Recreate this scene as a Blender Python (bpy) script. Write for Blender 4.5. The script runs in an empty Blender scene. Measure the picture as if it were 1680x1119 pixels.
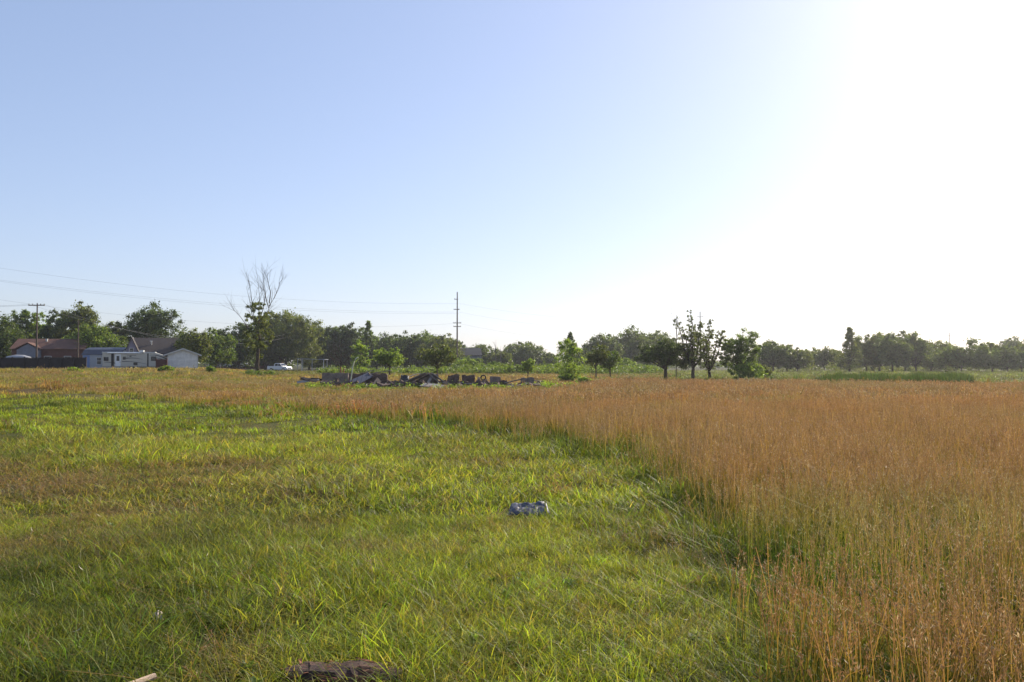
import bpy, math, random
import numpy as np
from math import sin, cos, pi, radians
from mathutils import Vector, Matrix

S = bpy.context.scene
COL = S.collection
rad = math.radians

# ------------------------------------------------------------------ camera, sky, sun, exposure
EYE = 1.7
cam = bpy.data.cameras.new('camera')
cam.lens = 30.0; cam.sensor_width = 36.0
cam.clip_start = 0.1; cam.clip_end = 9000.0
camo = bpy.data.objects.new('camera', cam); COL.objects.link(camo)
camo.location = (0, 0, EYE)
camo.rotation_euler = (rad(90 + 1.53), 0, 0)
S.camera = camo

SUN_AZ, SUN_EL = rad(40), rad(29)
w = bpy.data.worlds.new('World'); S.world = w; w.use_nodes = True
nt = w.node_tree; nt.nodes.clear()
sky = nt.nodes.new('ShaderNodeTexSky'); sky.sky_type = 'NISHITA'
sky.sun_disc = False
sky.sun_elevation = SUN_EL; sky.sun_rotation = SUN_AZ
sky.altitude = 300; sky.air_density = 1.0; sky.dust_density = 1.0; sky.ozone_density = 2.6
bg = nt.nodes.new('ShaderNodeBackground'); bg.inputs[1].default_value = 0.15
out = nt.nodes.new('ShaderNodeOutputWorld')
hs_ = nt.nodes.new('ShaderNodeHueSaturation'); hs_.inputs['Saturation'].default_value = 1.0
ga_ = nt.nodes.new('ShaderNodeGamma'); ga_.inputs[1].default_value = .62      # softer range, as a camera records it
nt.links.new(sky.outputs[0], ga_.inputs[0]); nt.links.new(ga_.outputs[0], hs_.inputs['Color']); wb_ = nt.nodes.new('ShaderNodeMix'); wb_.data_type = 'RGBA'; wb_.blend_type = 'MULTIPLY'; wb_.inputs[0].default_value = 1
wb_.inputs[7].default_value = (1.21, 1.22, 1.40, 1)      # cool white balance
nt.links.new(hs_.outputs[0], wb_.inputs[6]); nt.links.new(wb_.outputs[2], bg.inputs[0]); nt.links.new(bg.outputs[0], out.inputs[0])

sd = bpy.data.lights.new('sun', 'SUN'); sd.energy = 5.0; sd.angle = rad(0.53); sd.color = (1.0, .90, .74)
so = bpy.data.objects.new('sun', sd); COL.objects.link(so)
sv = Vector((sin(SUN_AZ) * cos(SUN_EL), cos(SUN_AZ) * cos(SUN_EL), sin(SUN_EL)))
so.rotation_euler = sv.to_track_quat('Z', 'Y').to_euler()
so.location = (30, -20, 40)

S.view_settings.view_transform = 'Standard'; S.view_settings.look = 'None'
S.view_settings.gamma = 1; S.view_settings.exposure = 0.6
S.render.engine = 'CYCLES'
S.cycles.max_bounces = 6; S.cycles.diffuse_bounces = 2; S.cycles.transmission_bounces = 4
S.cycles.transparent_max_bounces = 4; S.cycles.glossy_bounces = 2; S.cycles.volume_bounces = 0
S.cycles.use_adaptive_sampling = True; S.cycles.adaptive_threshold = 0.006
S.cycles.use_denoising = True; S.cycles.denoiser = 'OPENIMAGEDENOISE'; S.cycles.denoising_input_passes = 'RGB_ALBEDO_NORMAL'
S.cycles.sample_clamp_direct = 6; S.cycles.sample_clamp_indirect = 3

# ------------------------------------------------------------------ helpers
F = 1400.0; CX = 840.0; HZ = 597.0          # a bearing on the photo -> metres on the ground
def bx(px, d): return (px - CX) / F * d
def bz(py, d): return EYE + (HZ - py) / F * d

def hash2(ix, iy, s):
    h = (ix.astype(np.int64) * 374761393 + iy.astype(np.int64) * 668265263 + s * 974711) & 0x7fffffff
    h = ((h ^ (h >> 13)) * 1274126177) & 0x7fffffff
    h = (h ^ (h >> 16)) & 0xffff
    return h / 65535.0
def vnoise(x, y, s=0):
    x = np.asarray(x, float); y = np.asarray(y, float)
    ix = np.floor(x); iy = np.floor(y); fx = x - ix; fy = y - iy
    fx = fx * fx * (3 - 2 * fx); fy = fy * fy * (3 - 2 * fy)
    a = hash2(ix, iy, s); b = hash2(ix + 1, iy, s); c = hash2(ix, iy + 1, s); d = hash2(ix + 1, iy + 1, s)
    return (a * (1 - fx) + b * fx) * (1 - fy) + (c * (1 - fx) + d * fx) * fy
def fbm(x, y, s=0, o=3):
    t = 0; a = .5; n = 0
    for i in range(o):
        t = t + a * vnoise(x * 2 ** i, y * 2 ** i, s + i * 7); n += a; a *= .5
    return t / n
def sstep(a, b, x):
    t = np.clip((np.asarray(x, float) - a) / (b - a), 0, 1); return t * t * (3 - 2 * t)

def ground_z(x, y):
    """rise under the houses on the left, small bumps everywhere"""
    x = np.asarray(x, float); y = np.asarray(y, float)
    yy = np.maximum(y, 1.0)
    b = x / yy
    left = 1 - sstep(-.38, -.29, b)
    z = left * 0.62 * sstep(45, 92, y)
    z = z + left * .12 * sstep(100, 130, y)
    z = z + .05 * (fbm(x / 3.1, y / 3.1, 5) - .5) * sstep(3, 8, np.hypot(x, y)) * 1.6
    for (mx, my, rx, ry, h) in ((-27.4, 49.5, 2.0, 1.1, .34), (-30.8, 50.0, 1.6, 1.0, .22), (-21.5, 42.5, 2.6, 1.0, .20), (-33, 52, 1.8, 1.2, .3)):
        z = z + h * np.exp(-((x - mx) / rx) ** 2 - ((y - my) / ry) ** 2)
    return z
def gz(x, y): return float(ground_z(np.array([x]), np.array([y]))[0])

def tag(o, label=None, cat=None, group=None, kind=None):
    if label: o['label'] = label
    if cat: o['category'] = cat
    if group: o['group'] = group
    if kind: o['kind'] = kind
    return o
def empty(name, loc, rz=0, label=None, cat=None, group=None):
    o = bpy.data.objects.new(name, None); COL.objects.link(o)
    o.location = loc; o.rotation_euler = (0, 0, rz); o.empty_display_size = .3
    return tag(o, label, cat, group)

class MB:
    """collects shapes, builds them as one mesh object"""
    def __init__(s): s.v = []; s.f = []
    def box(s, x0, x1, y0, y1, z0, z1, M=None):
        n = len(s.v)
        for z in (z0, z1):
            for (x, y) in ((x0, y0), (x1, y0), (x1, y1), (x0, y1)):
                p = Vector((x, y, z)); s.v.append(M @ p if M else p)
        s.f += [tuple(n + i for i in q) for q in ((3, 2, 1, 0), (4, 5, 6, 7), (0, 1, 5, 4), (1, 2, 6, 5), (2, 3, 7, 6), (3, 0, 4, 7))]
        return s
    def prism(s, prof, a, b, axis='y', M=None):
        """closed profile of (u, z) swept along an axis from a to b"""
        n = len(s.v); k = len(prof)
        for t in (a, b):
            for (u, z) in prof:
                p = Vector((u, t, z)) if axis == 'y' else Vector((t, u, z))
                s.v.append(M @ p if M else p)
        s.f.append(tuple(range(n + k - 1, n - 1, -1))); s.f.append(tuple(range(n + k, n + 2 * k)))
        for i in range(k):
            j = (i + 1) % k; s.f.append((n + i, n + j, n + k + j, n + k + i))
        return s
    def tube(s, pts, rs, seg=6, cap=True):
        pts = [Vector(p) for p in pts]; n0 = len(s.v); m = len(pts)
        if not hasattr(rs, '__len__'): rs = [rs] * m
        ref = Vector((0.13, .21, 1)).normalized()
        for i, p in enumerate(pts):
            d = (pts[min(i + 1, m - 1)] - pts[max(i - 1, 0)])
            d = d.normalized() if d.length > 1e-9 else Vector((0, 0, 1))
            r = ref if abs(d.dot(ref)) < .93 else Vector((1, 0, .1)).normalized()
            a = d.cross(r).normalized(); b = d.cross(a)
            for k in range(seg):
                t = 2 * pi * k / seg
                s.v.append(p + (a * cos(t) + b * sin(t)) * rs[i])
        for i in range(m - 1):
            for k in range(seg):
                q = (k + 1) % seg
                s.f.append((n0 + i * seg + k, n0 + i * seg + q, n0 + (i + 1) * seg + q, n0 + (i + 1) * seg + k))
        if cap:
            s.f.append(tuple(n0 + k for k in range(seg - 1, -1, -1)))
            s.f.append(tuple(n0 + (m - 1) * seg + k for k in range(seg)))
        return s
    def quad(s, *p):
        n = len(s.v); s.v += [Vector(q) for q in p]; s.f.append(tuple(range(n, n + len(p)))); return s
    def cyl(s, c, r, h, axis='y', seg=14):
        c = Vector(c); d = {'x': Vector((1, 0, 0)), 'y': Vector((0, 1, 0)), 'z': Vector((0, 0, 1))}[axis] * (h / 2)
        return s.tube([c - d, c + d], r, seg)
    def build(s, name, mat, parent=None, smooth=False, bevel=0, loc=None):
        me = bpy.data.meshes.new(name); me.from_pydata([tuple(v) for v in s.v], [], s.f); me.update()
        me.materials.append(mat)
        if smooth:
            for p in me.polygons: p.use_smooth = True
        o = bpy.data.objects.new(name, me); COL.objects.link(o)
        if parent: o.parent = parent
        if loc: o.location = loc
        if bevel:
            b = o.modifiers.new('b', 'BEVEL'); b.width = bevel; b.segments = 2; b.limit_method = 'ANGLE'
        return o

def np_mesh(name, V, Q, nper, mat, attrs=None, parent=None, link=True, smooth=False):
    """fast mesh from numpy; attrs: {name: (type, domain, array)}"""
    me = bpy.data.meshes.new(name)
    nf = len(Q) // nper
    me.vertices.add(len(V)); me.vertices.foreach_set('co', np.asarray(V, np.float32).ravel())
    me.loops.add(len(Q)); me.loops.foreach_set('vertex_index', np.asarray(Q, np.int32))
    me.polygons.add(nf); me.polygons.foreach_set('loop_start', np.arange(nf, dtype=np.int32) * nper)
    try: me.polygons.foreach_set('loop_total', np.full(nf, nper, dtype=np.int32))
    except Exception: pass
    if smooth: me.polygons.foreach_set('use_smooth', np.ones(nf, dtype=bool))
    me.update(calc_edges=True); me.validate()
    for k, (ty, dom, arr) in (attrs or {}).items():
        a = me.attributes.new(k, ty, dom)
        a.data.foreach_set('color' if 'COLOR' in ty else ('vector' if ty == 'FLOAT_VECTOR' else 'value'), np.asarray(arr, np.int32 if ty == 'INT' else np.float32).ravel())
    if mat: me.materials.append(mat)
    o = bpy.data.objects.new(name, me)
    if link: COL.objects.link(o)
    if parent: o.parent = parent
    return o

# ------------------------------------------------------------------ materials
class NT:
    def __init__(s, name):
        s.m = bpy.data.materials.new(name); s.m.use_nodes = True; s.t = s.m.node_tree; s.t.nodes.clear()
    def n(s, ty, ins=None, **kw):
        nd = s.t.nodes.new(ty)
        for k, v in kw.items(): setattr(nd, k, v)
        for k, v in (ins or {}).items():
            if isinstance(v, bpy.types.NodeSocket): s.t.links.new(v, nd.inputs[k])
            else: nd.inputs[k].default_value = v
        return nd
    def mix(s, f, a, b, bt='MIX'):
        nd = s.t.nodes.new('ShaderNodeMix'); nd.data_type = 'RGBA'; nd.blend_type = bt
        for i, v in ((0, f), (6, a), (7, b)):
            if isinstance(v, bpy.types.NodeSocket): s.t.links.new(v, nd.inputs[i])
            else: nd.inputs[i].default_value = v if i == 0 else (*v[:3], 1)
        return nd.outputs[2]
    def ramp(s, fac, stops):
        nd = s.t.nodes.new('ShaderNodeValToRGB'); r = nd.color_ramp
        while len(r.elements) < len(stops): r.elements.new(.5)
        for e, (p, c) in zip(r.elements, stops): e.position = p; e.color = (*c, 1)
        s.t.links.new(fac, nd.inputs[0]); return nd.outputs[0]
    def noise(s, vec, scale, det=4, rough=.55):
        nd = s.n('ShaderNodeTexNoise', {'Scale': scale, 'Detail': det, 'Roughness': rough}); s.t.links.new(vec, nd.inputs['Vector']); return nd
    def done(s, sh):
        o = s.t.nodes.new('ShaderNodeOutputMaterial'); s.t.links.new(sh, o.inputs[0]); return s.m

def mat_plain(name, col, rough=.7, metal=0, var=.15, scale=3.0, spec=.4, bump=0):
    """painted or bare surface with uneven tone"""
    N = NT(name); tc = N.n('ShaderNodeTexCoord').outputs['Object']
    nz = N.noise(tc, scale, 6, .65)
    nz2 = N.noise(tc, scale * 7, 3, .6)
    f = N.n('ShaderNodeMath', {0: nz.outputs[0], 1: nz2.outputs[0]}, operation='ADD').outputs[0]
    f = N.n('ShaderNodeMapRange', {0: f, 1: .7, 2: 1.3}).outputs[0]
    c = N.mix(f, [v * (1 - var) for v in col], [min(1, v * (1 + var)) for v in col])
    p = N.n('ShaderNodeBsdfPrincipled', {'Base Color': c, 'Roughness': rough, 'Metallic': metal, 'Specular IOR Level': spec})
    if bump:
        b = N.n('ShaderNodeBump', {'Height': nz2.outputs[0], 'Strength': bump, 'Distance': .03}); N.t.links.new(b.outputs[0], p.inputs['Normal'])
    return N.done(p.outputs[0])

def mat_foliage(name, c1, c2, trans=.4, spec=.25, instancer=True, rough=.5, tcol=(1.25, 1.25, .55)):
    """thin leaves or blades that let light through; tone from the per-leaf and per-clump values stored on the mesh"""
    N = NT(name)
    a = N.n('ShaderNodeAttribute', attribute_name='tone')            # per leaf colour
    base = a.outputs['Color']
    if instancer:
        b = N.n('ShaderNodeAttribute', attribute_name='clump', attribute_type='INSTANCER')
        base = N.mix(1.0, base, b.outputs['Color'], 'MULTIPLY')
    else:
        g = N.n('ShaderNodeTexCoord').outputs['Object']
        nz = N.noise(g, .45, 3)
        f = N.n('ShaderNodeMapRange', {0: nz.outputs[0], 1: .35, 2: .65}).outputs[0]
        base = N.mix(1.0, base, N.mix(f, c1, c2), 'MULTIPLY')
    p = N.n('ShaderNodeBsdfPrincipled', {'Base Color': base, 'Roughness': rough, 'Specular IOR Level': spec})
    t = N.n('ShaderNodeBsdfTranslucent', {'Color': N.mix(1.0, base, tcol, 'MULTIPLY')})
    m = N.n('ShaderNodeMixShader', {0: trans, 1: p.outputs[0], 2: t.outputs[0]})
    return N.done(m.outputs[0])

# ------------------------------------------------------------------ the field: what grows where
EDGE = np.array([(-900, 70), (-300, 62), (0, 49.6), (60, 46.7), (200, 37.8), (330, 32.6), (450, 27.5), (600, 25.2), (760, 21.5),
                 (900, 17.0), (1050, 12.2), (1130, 9.2), (1190, 7.4), (1235, 5.9), (1262, 4.6), (1320, 3.2), (1400, 2.2), (1550, 1.4), (2600, .8)], float)
def field(x, y):
    """returns tall (0..1 share of tall dry stalks), height, dryness, lush, dark"""
    d = np.maximum(y, .5); px = CX + F * x / d
    wob = (fbm(x / 1.3, y / 1.3, 21) - .5) * 2.2 + (fbm(x / .45, y / .45, 22) - .5) * .7
    e = np.interp(px, EDGE[:, 0], EDGE[:, 1])
    sc = .25 + .05 * d
    tall = sstep(-1.1, 2.0, (d - e + wob * sc * 1.2) / (sc * 1.0))
    far = np.interp(px, [-900, 330, 420, 520, 900, 1000, 1300, 1700, 2600], [118, 118, 70, 36, 37, 60, 55, 48, 46])
    tall = tall * (1 - sstep(0, .16, (d - far) / far + (wob) * .04))
    tall = np.where(y < .8, np.where(x > 1.2, 1.0, 0.0), tall)
    return px, tall, e, far
def field_colour(x, y):
    """ground-level colour of the low growth at a spot"""
    px, tall, e, far = field(x, y)
    n1 = fbm(x / 2.3, y / 2.3, 41); n2 = fbm(x / .8, y / .8, 42); n3 = fbm(x / 9, y / 6, 43)
    green = np.array([.195, .238, .030]); deep = np.array([.075, .108, .020]); yel = np.array([.265, .315, .036])
    dry = np.array([.28, .215, .10]); red = np.array([.25, .17, .08])
    k = lambda a: np.clip(a, 0, 1)[:, None]
    c = green + (deep - green) * k((n1 - .5) * 3.2) 
    c = c + (yel - c) * k((.55 - n1) * 3.0 + (n3 - .5) * 1.5) * .85
    # sunlit brightness painted into the grass colour: yellower belt from centre left
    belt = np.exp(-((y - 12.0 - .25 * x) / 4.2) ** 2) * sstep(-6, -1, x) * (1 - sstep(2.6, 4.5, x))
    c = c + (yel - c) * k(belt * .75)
    # dry brownish patch lower left, with seed heads
    brown = sstep(.0, 1., 1.25 - np.hypot((x + 6.4) / 4.4, (y - 11.0) / 4.6)) * sstep(.32, .58, n1 * .6 + n2 * .4)
    brown = np.maximum(brown, .35 * sstep(.56, .7, n2) * sstep(.4, .6, n3))
    stripe = np.exp(-((y - 19.0) / 1.6) ** 2) * sstep(-14, -9, x) * (1 - sstep(-1, 2, x)) * .5
    c = c + (dry - c) * k(np.maximum(brown * .68, stripe * .5))
    c = c + (red - c) * k(sstep(.62, .75, fbm(x / 1.1, y / 1.1, 47)) * .35)
    # beyond the lawn: dry pasture, weeds round the ruin, meadow to the right
    past = sstep(34, 52, y) * (px < 980)
    tan = np.array([.36, .235, .10]) * (.85 + .3 * n1)[:, None]
    c = c + (tan - c) * k(past * (.62 + 2.0 * (fbm(x / 5, y / 8, 49) - .5)))
    weeds = (px > 380) * (px < 1050) * sstep(50, 56, y) * (1 - sstep(64, 68, y)) * (px < 1080)
    c = c + (np.array([.15, .18, .045]) - c) * k(weeds * .8)
    shrubby = (px > 400) * sstep(95, 120, y)
    c = c + (np.array([.12, .135, .04]) - c) * k(shrubby * .8)
    mead = (px > 980) * sstep(52, 60, y)
    c = c + (np.array([.135, .15, .045]) * (.8 + .5 * n3)[:, None] - c) * k(mead)
    c = c + (np.array([.10, .12, .03]) - c) * k(sstep(200, 400, y))
    return c, brown, tall

def axis(far, near, n):
    t = np.linspace(-1, 1, n); s = np.sinh(t * 5.6) / np.sinh(5.6)
    return s * far
gx = axis(1600, 0, 420); gy = axis(1600, 0, 420)
GX, GY = np.meshgrid(gx, gy, indexing='ij')
gxf, gyf = GX.ravel(), GY.ravel()
gcol, gbrown, gtall = field_colour(gxf, gyf)
soil = np.array([.060, .048, .024])
gcol = gcol * .26 + soil * .36
gcol = gcol * (1 - gtall[:, None] * .55) + np.array([.11, .085, .03]) * gtall[:, None] * .55
V = np.stack([gxf, gyf, ground_z(gxf, gyf)], 1)
nx, ny = len(gx), len(gy)
ii, jj = np.meshgrid(np.arange(nx - 1), np.arange(ny - 1), indexing='ij'); b0 = (ii * ny + jj).ravel()
Q = np.stack([b0, b0 + ny, b0 + ny + 1, b0 + 1], 1).ravel()
N = NT('earth')
at = N.n('ShaderNodeAttribute', attribute_name='soil_tone')
geo = N.n('ShaderNodeNewGeometry').outputs['Position']
nz = N.noise(geo, 1.7, 8, .7); nz2 = N.noise(geo, 19, 4, .6)
ff = N.n('ShaderNodeMath', {0: nz.outputs[0], 1: nz2.outputs[0]}, operation='MULTIPLY').outputs[0]
ff = N.n('ShaderNodeMapRange', {0: ff, 1: .12, 2: .38, 3: .55, 4: 1.35}).outputs[0]
cm = N.n('ShaderNodeVectorMath', {0: at.outputs['Color'], 3: ff}, operation='SCALE').outputs[0]
pb = N.n('ShaderNodeBsdfPrincipled', {'Base Color': cm, 'Roughness': .95, 'Specular IOR Level': .1})
bp = N.n('ShaderNodeBump', {'Height': nz2.outputs[0], 'Strength': .6, 'Distance': .05}); N.t.links.new(bp.outputs[0], pb.inputs['Normal'])
M_EARTH = N.done(pb.outputs[0])
g = np_mesh('ground', V, Q, 4, M_EARTH, {'soil_tone': ('FLOAT_COLOR', 'POINT', np.c_[gcol, np.ones(len(gcol))])}, smooth=True)
tag(g, 'grassy soil of the open field', 'ground', kind='structure')

# ------------------------------------------------------------------ blades and stalks
def blades(rng, n, rad_, h0, h1, wd, lean, droop, segs=3, dead=.08, pal=None):
    """n curved grass blades in a disc; returns V, Q(tri/quad as quads), tone"""
    a = rng.uniform(0, 2 * pi, n); r = rad_ * np.sqrt(rng.uniform(0, 1, n))
    bx_, by_ = r * np.cos(a), r * np.sin(a)
    h = rng.uniform(h0, h1, n) * rng.choice([1, 1, .7, .5], n)
    da = rng.uniform(0, 2 * pi, n); ln = np.abs(rng.normal(0, lean, n)); dr = rng.uniform(0, droop, n)
    fa = da + rng.normal(pi / 2, .6, n)
    wid = wd * rng.uniform(.6, 1.3, n)
    pts = []
    for i in range(segs + 1):
        t = i / segs
        off = h * (ln * t + dr * t ** 2.4)
        z = h * (t - .38 * dr * t ** 3) * np.cos(np.minimum(ln, 1.0) * .6)
        ww = wid * (1 - t ** 1.8 * .93) * .5
        cx_, cy_ = bx_ + np.cos(da) * off, by_ + np.sin(da) * off
        pts.append(np.stack([cx_ - np.cos(fa) * ww, cy_ - np.sin(fa) * ww, z], 1))
        pts.append(np.stack([cx_ + np.cos(fa) * ww, cy_ + np.sin(fa) * ww, z], 1))
    P = np.stack(pts, 1)                                   # n, 2(segs+1), 3
    k = 2 * (segs + 1)
    base = (np.arange(n) * k)[:, None]
    q = []
    for i in range(segs): q.append(base + np.array([2 * i, 2 * i + 1, 2 * i + 3, 2 * i + 2]))
    Qs = np.concatenate(q, 1).reshape(-1)
    tint = rng.uniform(.5, 1.5, n)[:, None] * (1 + rng.normal(0, .10, (n, 3)))
    isd = rng.uniform(0, 1, n) < dead
    dc = np.array([[1.6, 1.15, 2.4]]) * rng.uniform(.7, 1.4, (n, 1))
    tint = np.where(isd[:, None], dc, tint)
    tn = np.repeat(tint[:, None, :], k, 1)
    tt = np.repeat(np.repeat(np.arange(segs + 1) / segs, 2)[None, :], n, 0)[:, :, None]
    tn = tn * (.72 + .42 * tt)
    return P.reshape(-1, 3), Qs, tn.reshape(-1, 3)

def stalks(rng, n, rad_, h0, h1, wd, head, hw, spik, lean=.07, rich=1.0):
    """upright stems with loose nodding seed heads; tone carries the stem-to-head colour"""
    Vs, Qs, Ts = [], [], []; nv = 0
    a = rng.uniform(0, 2 * pi, n); r = rad_ * np.sqrt(rng.uniform(0, 1, n))
    x, y = r * np.cos(a), r * np.sin(a); h = h0 + (h1 - h0) * rng.uniform(0, 1, n) ** .8 * rng.choice([1, 1, .8, .3], n)
    da = rng.uniform(0, 2 * pi, n); ln = np.abs(rng.normal(0, lean, n)) * rng.choice([1, 1, 1, 3.0], n); fa = rng.uniform(0, pi, n)
    segs = 4; stem = []
    g_ = rng.uniform(0, 1, n)                               # how green the stem is
    for i in range(segs + 1):
        t = i / segs; off = h * ln * t ** 1.6; ww = wd * (1 - .45 * t) * .5
        cx_, cy_ = x + np.cos(da) * off, y + np.sin(da) * off
        stem.append(np.stack([cx_ - np.cos(fa) * ww, cy_ - np.sin(fa) * ww, h * t], 1)); stem.append(np.stack([cx_ + np.cos(fa) * ww, cy_ + np.sin(fa) * ww, h * t], 1))
    P = np.stack(stem, 1); k = 2 * (segs + 1); base = (np.arange(n) * k)[:, None]
    q = np.concatenate([base + np.array([2 * i, 2 * i + 1, 2 * i + 3, 2 * i + 2]) for i in range(segs)], 1)
    lo = np.array([.21, .225, .03]); mid = np.array([.38, .235, .05]); top = np.array([.33, .195, .09])
    tt = np.repeat(np.arange(segs + 1) / segs, 2)
    cst = []
    for t in tt:
        u = np.clip((t * 1.3 - .12 - g_ * .5), 0, 1)[:, None]
        cst.append(np.where(u < .5, lo + (mid - lo) * u * 2, mid + (top - mid) * (u - .5) * 2))
    C = np.stack(cst, 1) * rng.uniform(.7, 1.25, (n, 1, 1))
    Vs.append(P.reshape(-1, 3)); Qs.append(q.reshape(-1)); Ts.append(C.reshape(-1, 3)); nv = P.shape[0] * k
    # spikelets: small narrow leaflets round the top part of the stem
    m = n * spik
    w_ = np.repeat(np.arange(n), spik); t = 1 - head * rng.uniform(0, 1, m) ** 1.1; hh = h[w_]
    off = hh * ln[w_] * t ** 1.6; px_ = x[w_] + np.cos(da[w_]) * off; py_ = y[w_] + np.sin(da[w_]) * off; pz_ = hh * t
    sa = rng.uniform(0, 2 * pi, m); spread = hw * (.15 + .75 * (1 - t) / head) * rng.uniform(.1, 1.0, m)
    c0 = np.stack([px_ + np.cos(sa) * spread, py_ + np.sin(sa) * spread, pz_ - rng.uniform(0, .5, m) * spread + spread * .5], 1)
    L = hw * rng.uniform(.8, 1.7, m)
    dv = np.stack([np.cos(sa) * .6, np.sin(sa) * .6, rng.uniform(.1, 2.4, m)], 1); dv /= np.linalg.norm(dv, axis=1)[:, None]
    sv_ = np.cross(dv, rng.normal(0, 1, (m, 3))); sv_ /= np.linalg.norm(sv_, axis=1)[:, None]
    ws = (wd * .36)
    P = np.stack([c0, c0 + dv * L[:, None] * .5 + sv_ * ws, c0 + dv * L[:, None], c0 + dv * L[:, None] * .5 - sv_ * ws], 1)
    Vs.append(P.reshape(-1, 3)); Qs.append((nv + np.arange(m * 4)))
    hc = np.array([.345, .205, .11]) * rng.uniform(.65, 1.25, (m, 1)); pale = rng.uniform(0, 1, m) < (.14 if wd < .006 else .05)
    hc = np.where(pale[:, None], np.array([[.55, .44, .30]]), hc)
    Ts.append(np.repeat(hc[:, None, :], 4, 1).reshape(-1, 3))
    return np.concatenate(Vs), np.concatenate(Qs), np.concatenate(Ts)

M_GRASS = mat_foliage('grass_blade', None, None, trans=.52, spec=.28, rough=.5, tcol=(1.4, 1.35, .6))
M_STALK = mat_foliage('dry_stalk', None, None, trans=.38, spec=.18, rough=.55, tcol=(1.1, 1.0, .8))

def kit(name, meshes, mat):
    """small collection of clump meshes that a growth object scatters over its points"""
    c = bpy.data.collections.new(name)
    for i, parts in enumerate(meshes):
        Vs, Qs, Ts = [], [], []; o_ = 0
        for (v, q, t) in parts: Vs.append(v); Qs.append(q + o_); Ts.append(t); o_ += len(v)
        T = np.clip(np.concatenate(Ts), 0, 4)
        ob = np_mesh('%s_%02d' % (name, i), np.concatenate(Vs), np.concatenate(Qs), 4, mat,
                     {'tone': ('FLOAT_COLOR', 'POINT', np.c_[T, np.ones(len(T))])}, link=False)
        c.objects.link(ob)
    return c

def growth(name, coll, n_kinds, P, col, scl, rng, tilt=.1, idx=None):
    """points + geometry nodes: each point carries one clump"""
    n = len(P)
    me = bpy.data.meshes.new(name); me.vertices.add(n); me.vertices.foreach_set('co', P.astype(np.float32).ravel())
    def A(k, ty, arr, key):
        a = me.attributes.new(k, ty, 'POINT'); a.data.foreach_set(key, arr.ravel())
    A('clump', 'FLOAT_COLOR', np.c_[col, np.ones(n)].astype(np.float32), 'color')
    A('turn', 'FLOAT_VECTOR', np.stack([rng.normal(0, tilt, n), rng.normal(0, tilt, n), rng.uniform(0, 2 * pi, n)], 1).astype(np.float32), 'vector')
    A('size', 'FLOAT_VECTOR', scl.astype(np.float32), 'vector')
    A('kind_no', 'INT', (rng.integers(0, n_kinds, n) if idx is None else idx).astype(np.int32), 'value')
    me.update()
    o = bpy.data.objects.new(name, me); COL.objects.link(o)
    ng = bpy.data.node_groups.new(name + '_scatter', 'GeometryNodeTree')
    ng.interface.new_socket('Geometry', in_out='INPUT', socket_type='NodeSocketGeometry')
    ng.interface.new_socket('Geometry', in_out='OUTPUT', socket_type='NodeSocketGeometry')
    gi = ng.nodes.new('NodeGroupInput'); go = ng.nodes.new('NodeGroupOutput')
    ci = ng.nodes.new('GeometryNodeCollectionInfo'); ci.inputs['Collection'].default_value = coll
    ci.inputs['Separate Children'].default_value = True; ci.inputs['Reset Children'].default_value = True
    ip = ng.nodes.new('GeometryNodeInstanceOnPoints'); ip.inputs['Pick Instance'].default_value = True
    L = ng.links.new
    def NA(k, ty):
        a = ng.nodes.new('GeometryNodeInputNamedAttribute'); a.data_type = ty; a.inputs['Name'].default_value = k; return a.outputs['Attribute']
    er = ng.nodes.new('FunctionNodeEulerToRotation'); L(NA('turn', 'FLOAT_VECTOR'), er.inputs[0])
    L(gi.outputs[0], ip.inputs['Points']); L(ci.outputs[0], ip.inputs['Instance'])
    L(NA('kind_no', 'INT'), ip.inputs['Instance Index']); L(er.outputs[0], ip.inputs['Rotation']); L(NA('size', 'FLOAT_VECTOR'), ip.inputs['Scale'])
    L(ip.outputs[0], go.inputs[0])
    md = o.modifiers.new('scatter', 'NODES'); md.node_group = ng
    return o

def scatter(rng, d0, d1, dens, margin=2.5, pxlo=-160, pxhi=1840):
    """points over the visible wedge between two distances, dens per square metre"""
    n = int(dens * ((pxhi - pxlo) / F * (d1 ** 2 - d0 ** 2) / 2 + 2 * margin * (d1 - d0)))
    y = np.sqrt(rng.uniform(d0 ** 2, d1 ** 2, n)); 
    lo = (pxlo - CX) / F * y - margin; hi = (pxhi - CX) / F * y + margin
    x = lo + (hi - lo) * rng.uniform(0, 1, n)
    return x, y

rng = np.random.default_rng(11)
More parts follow.
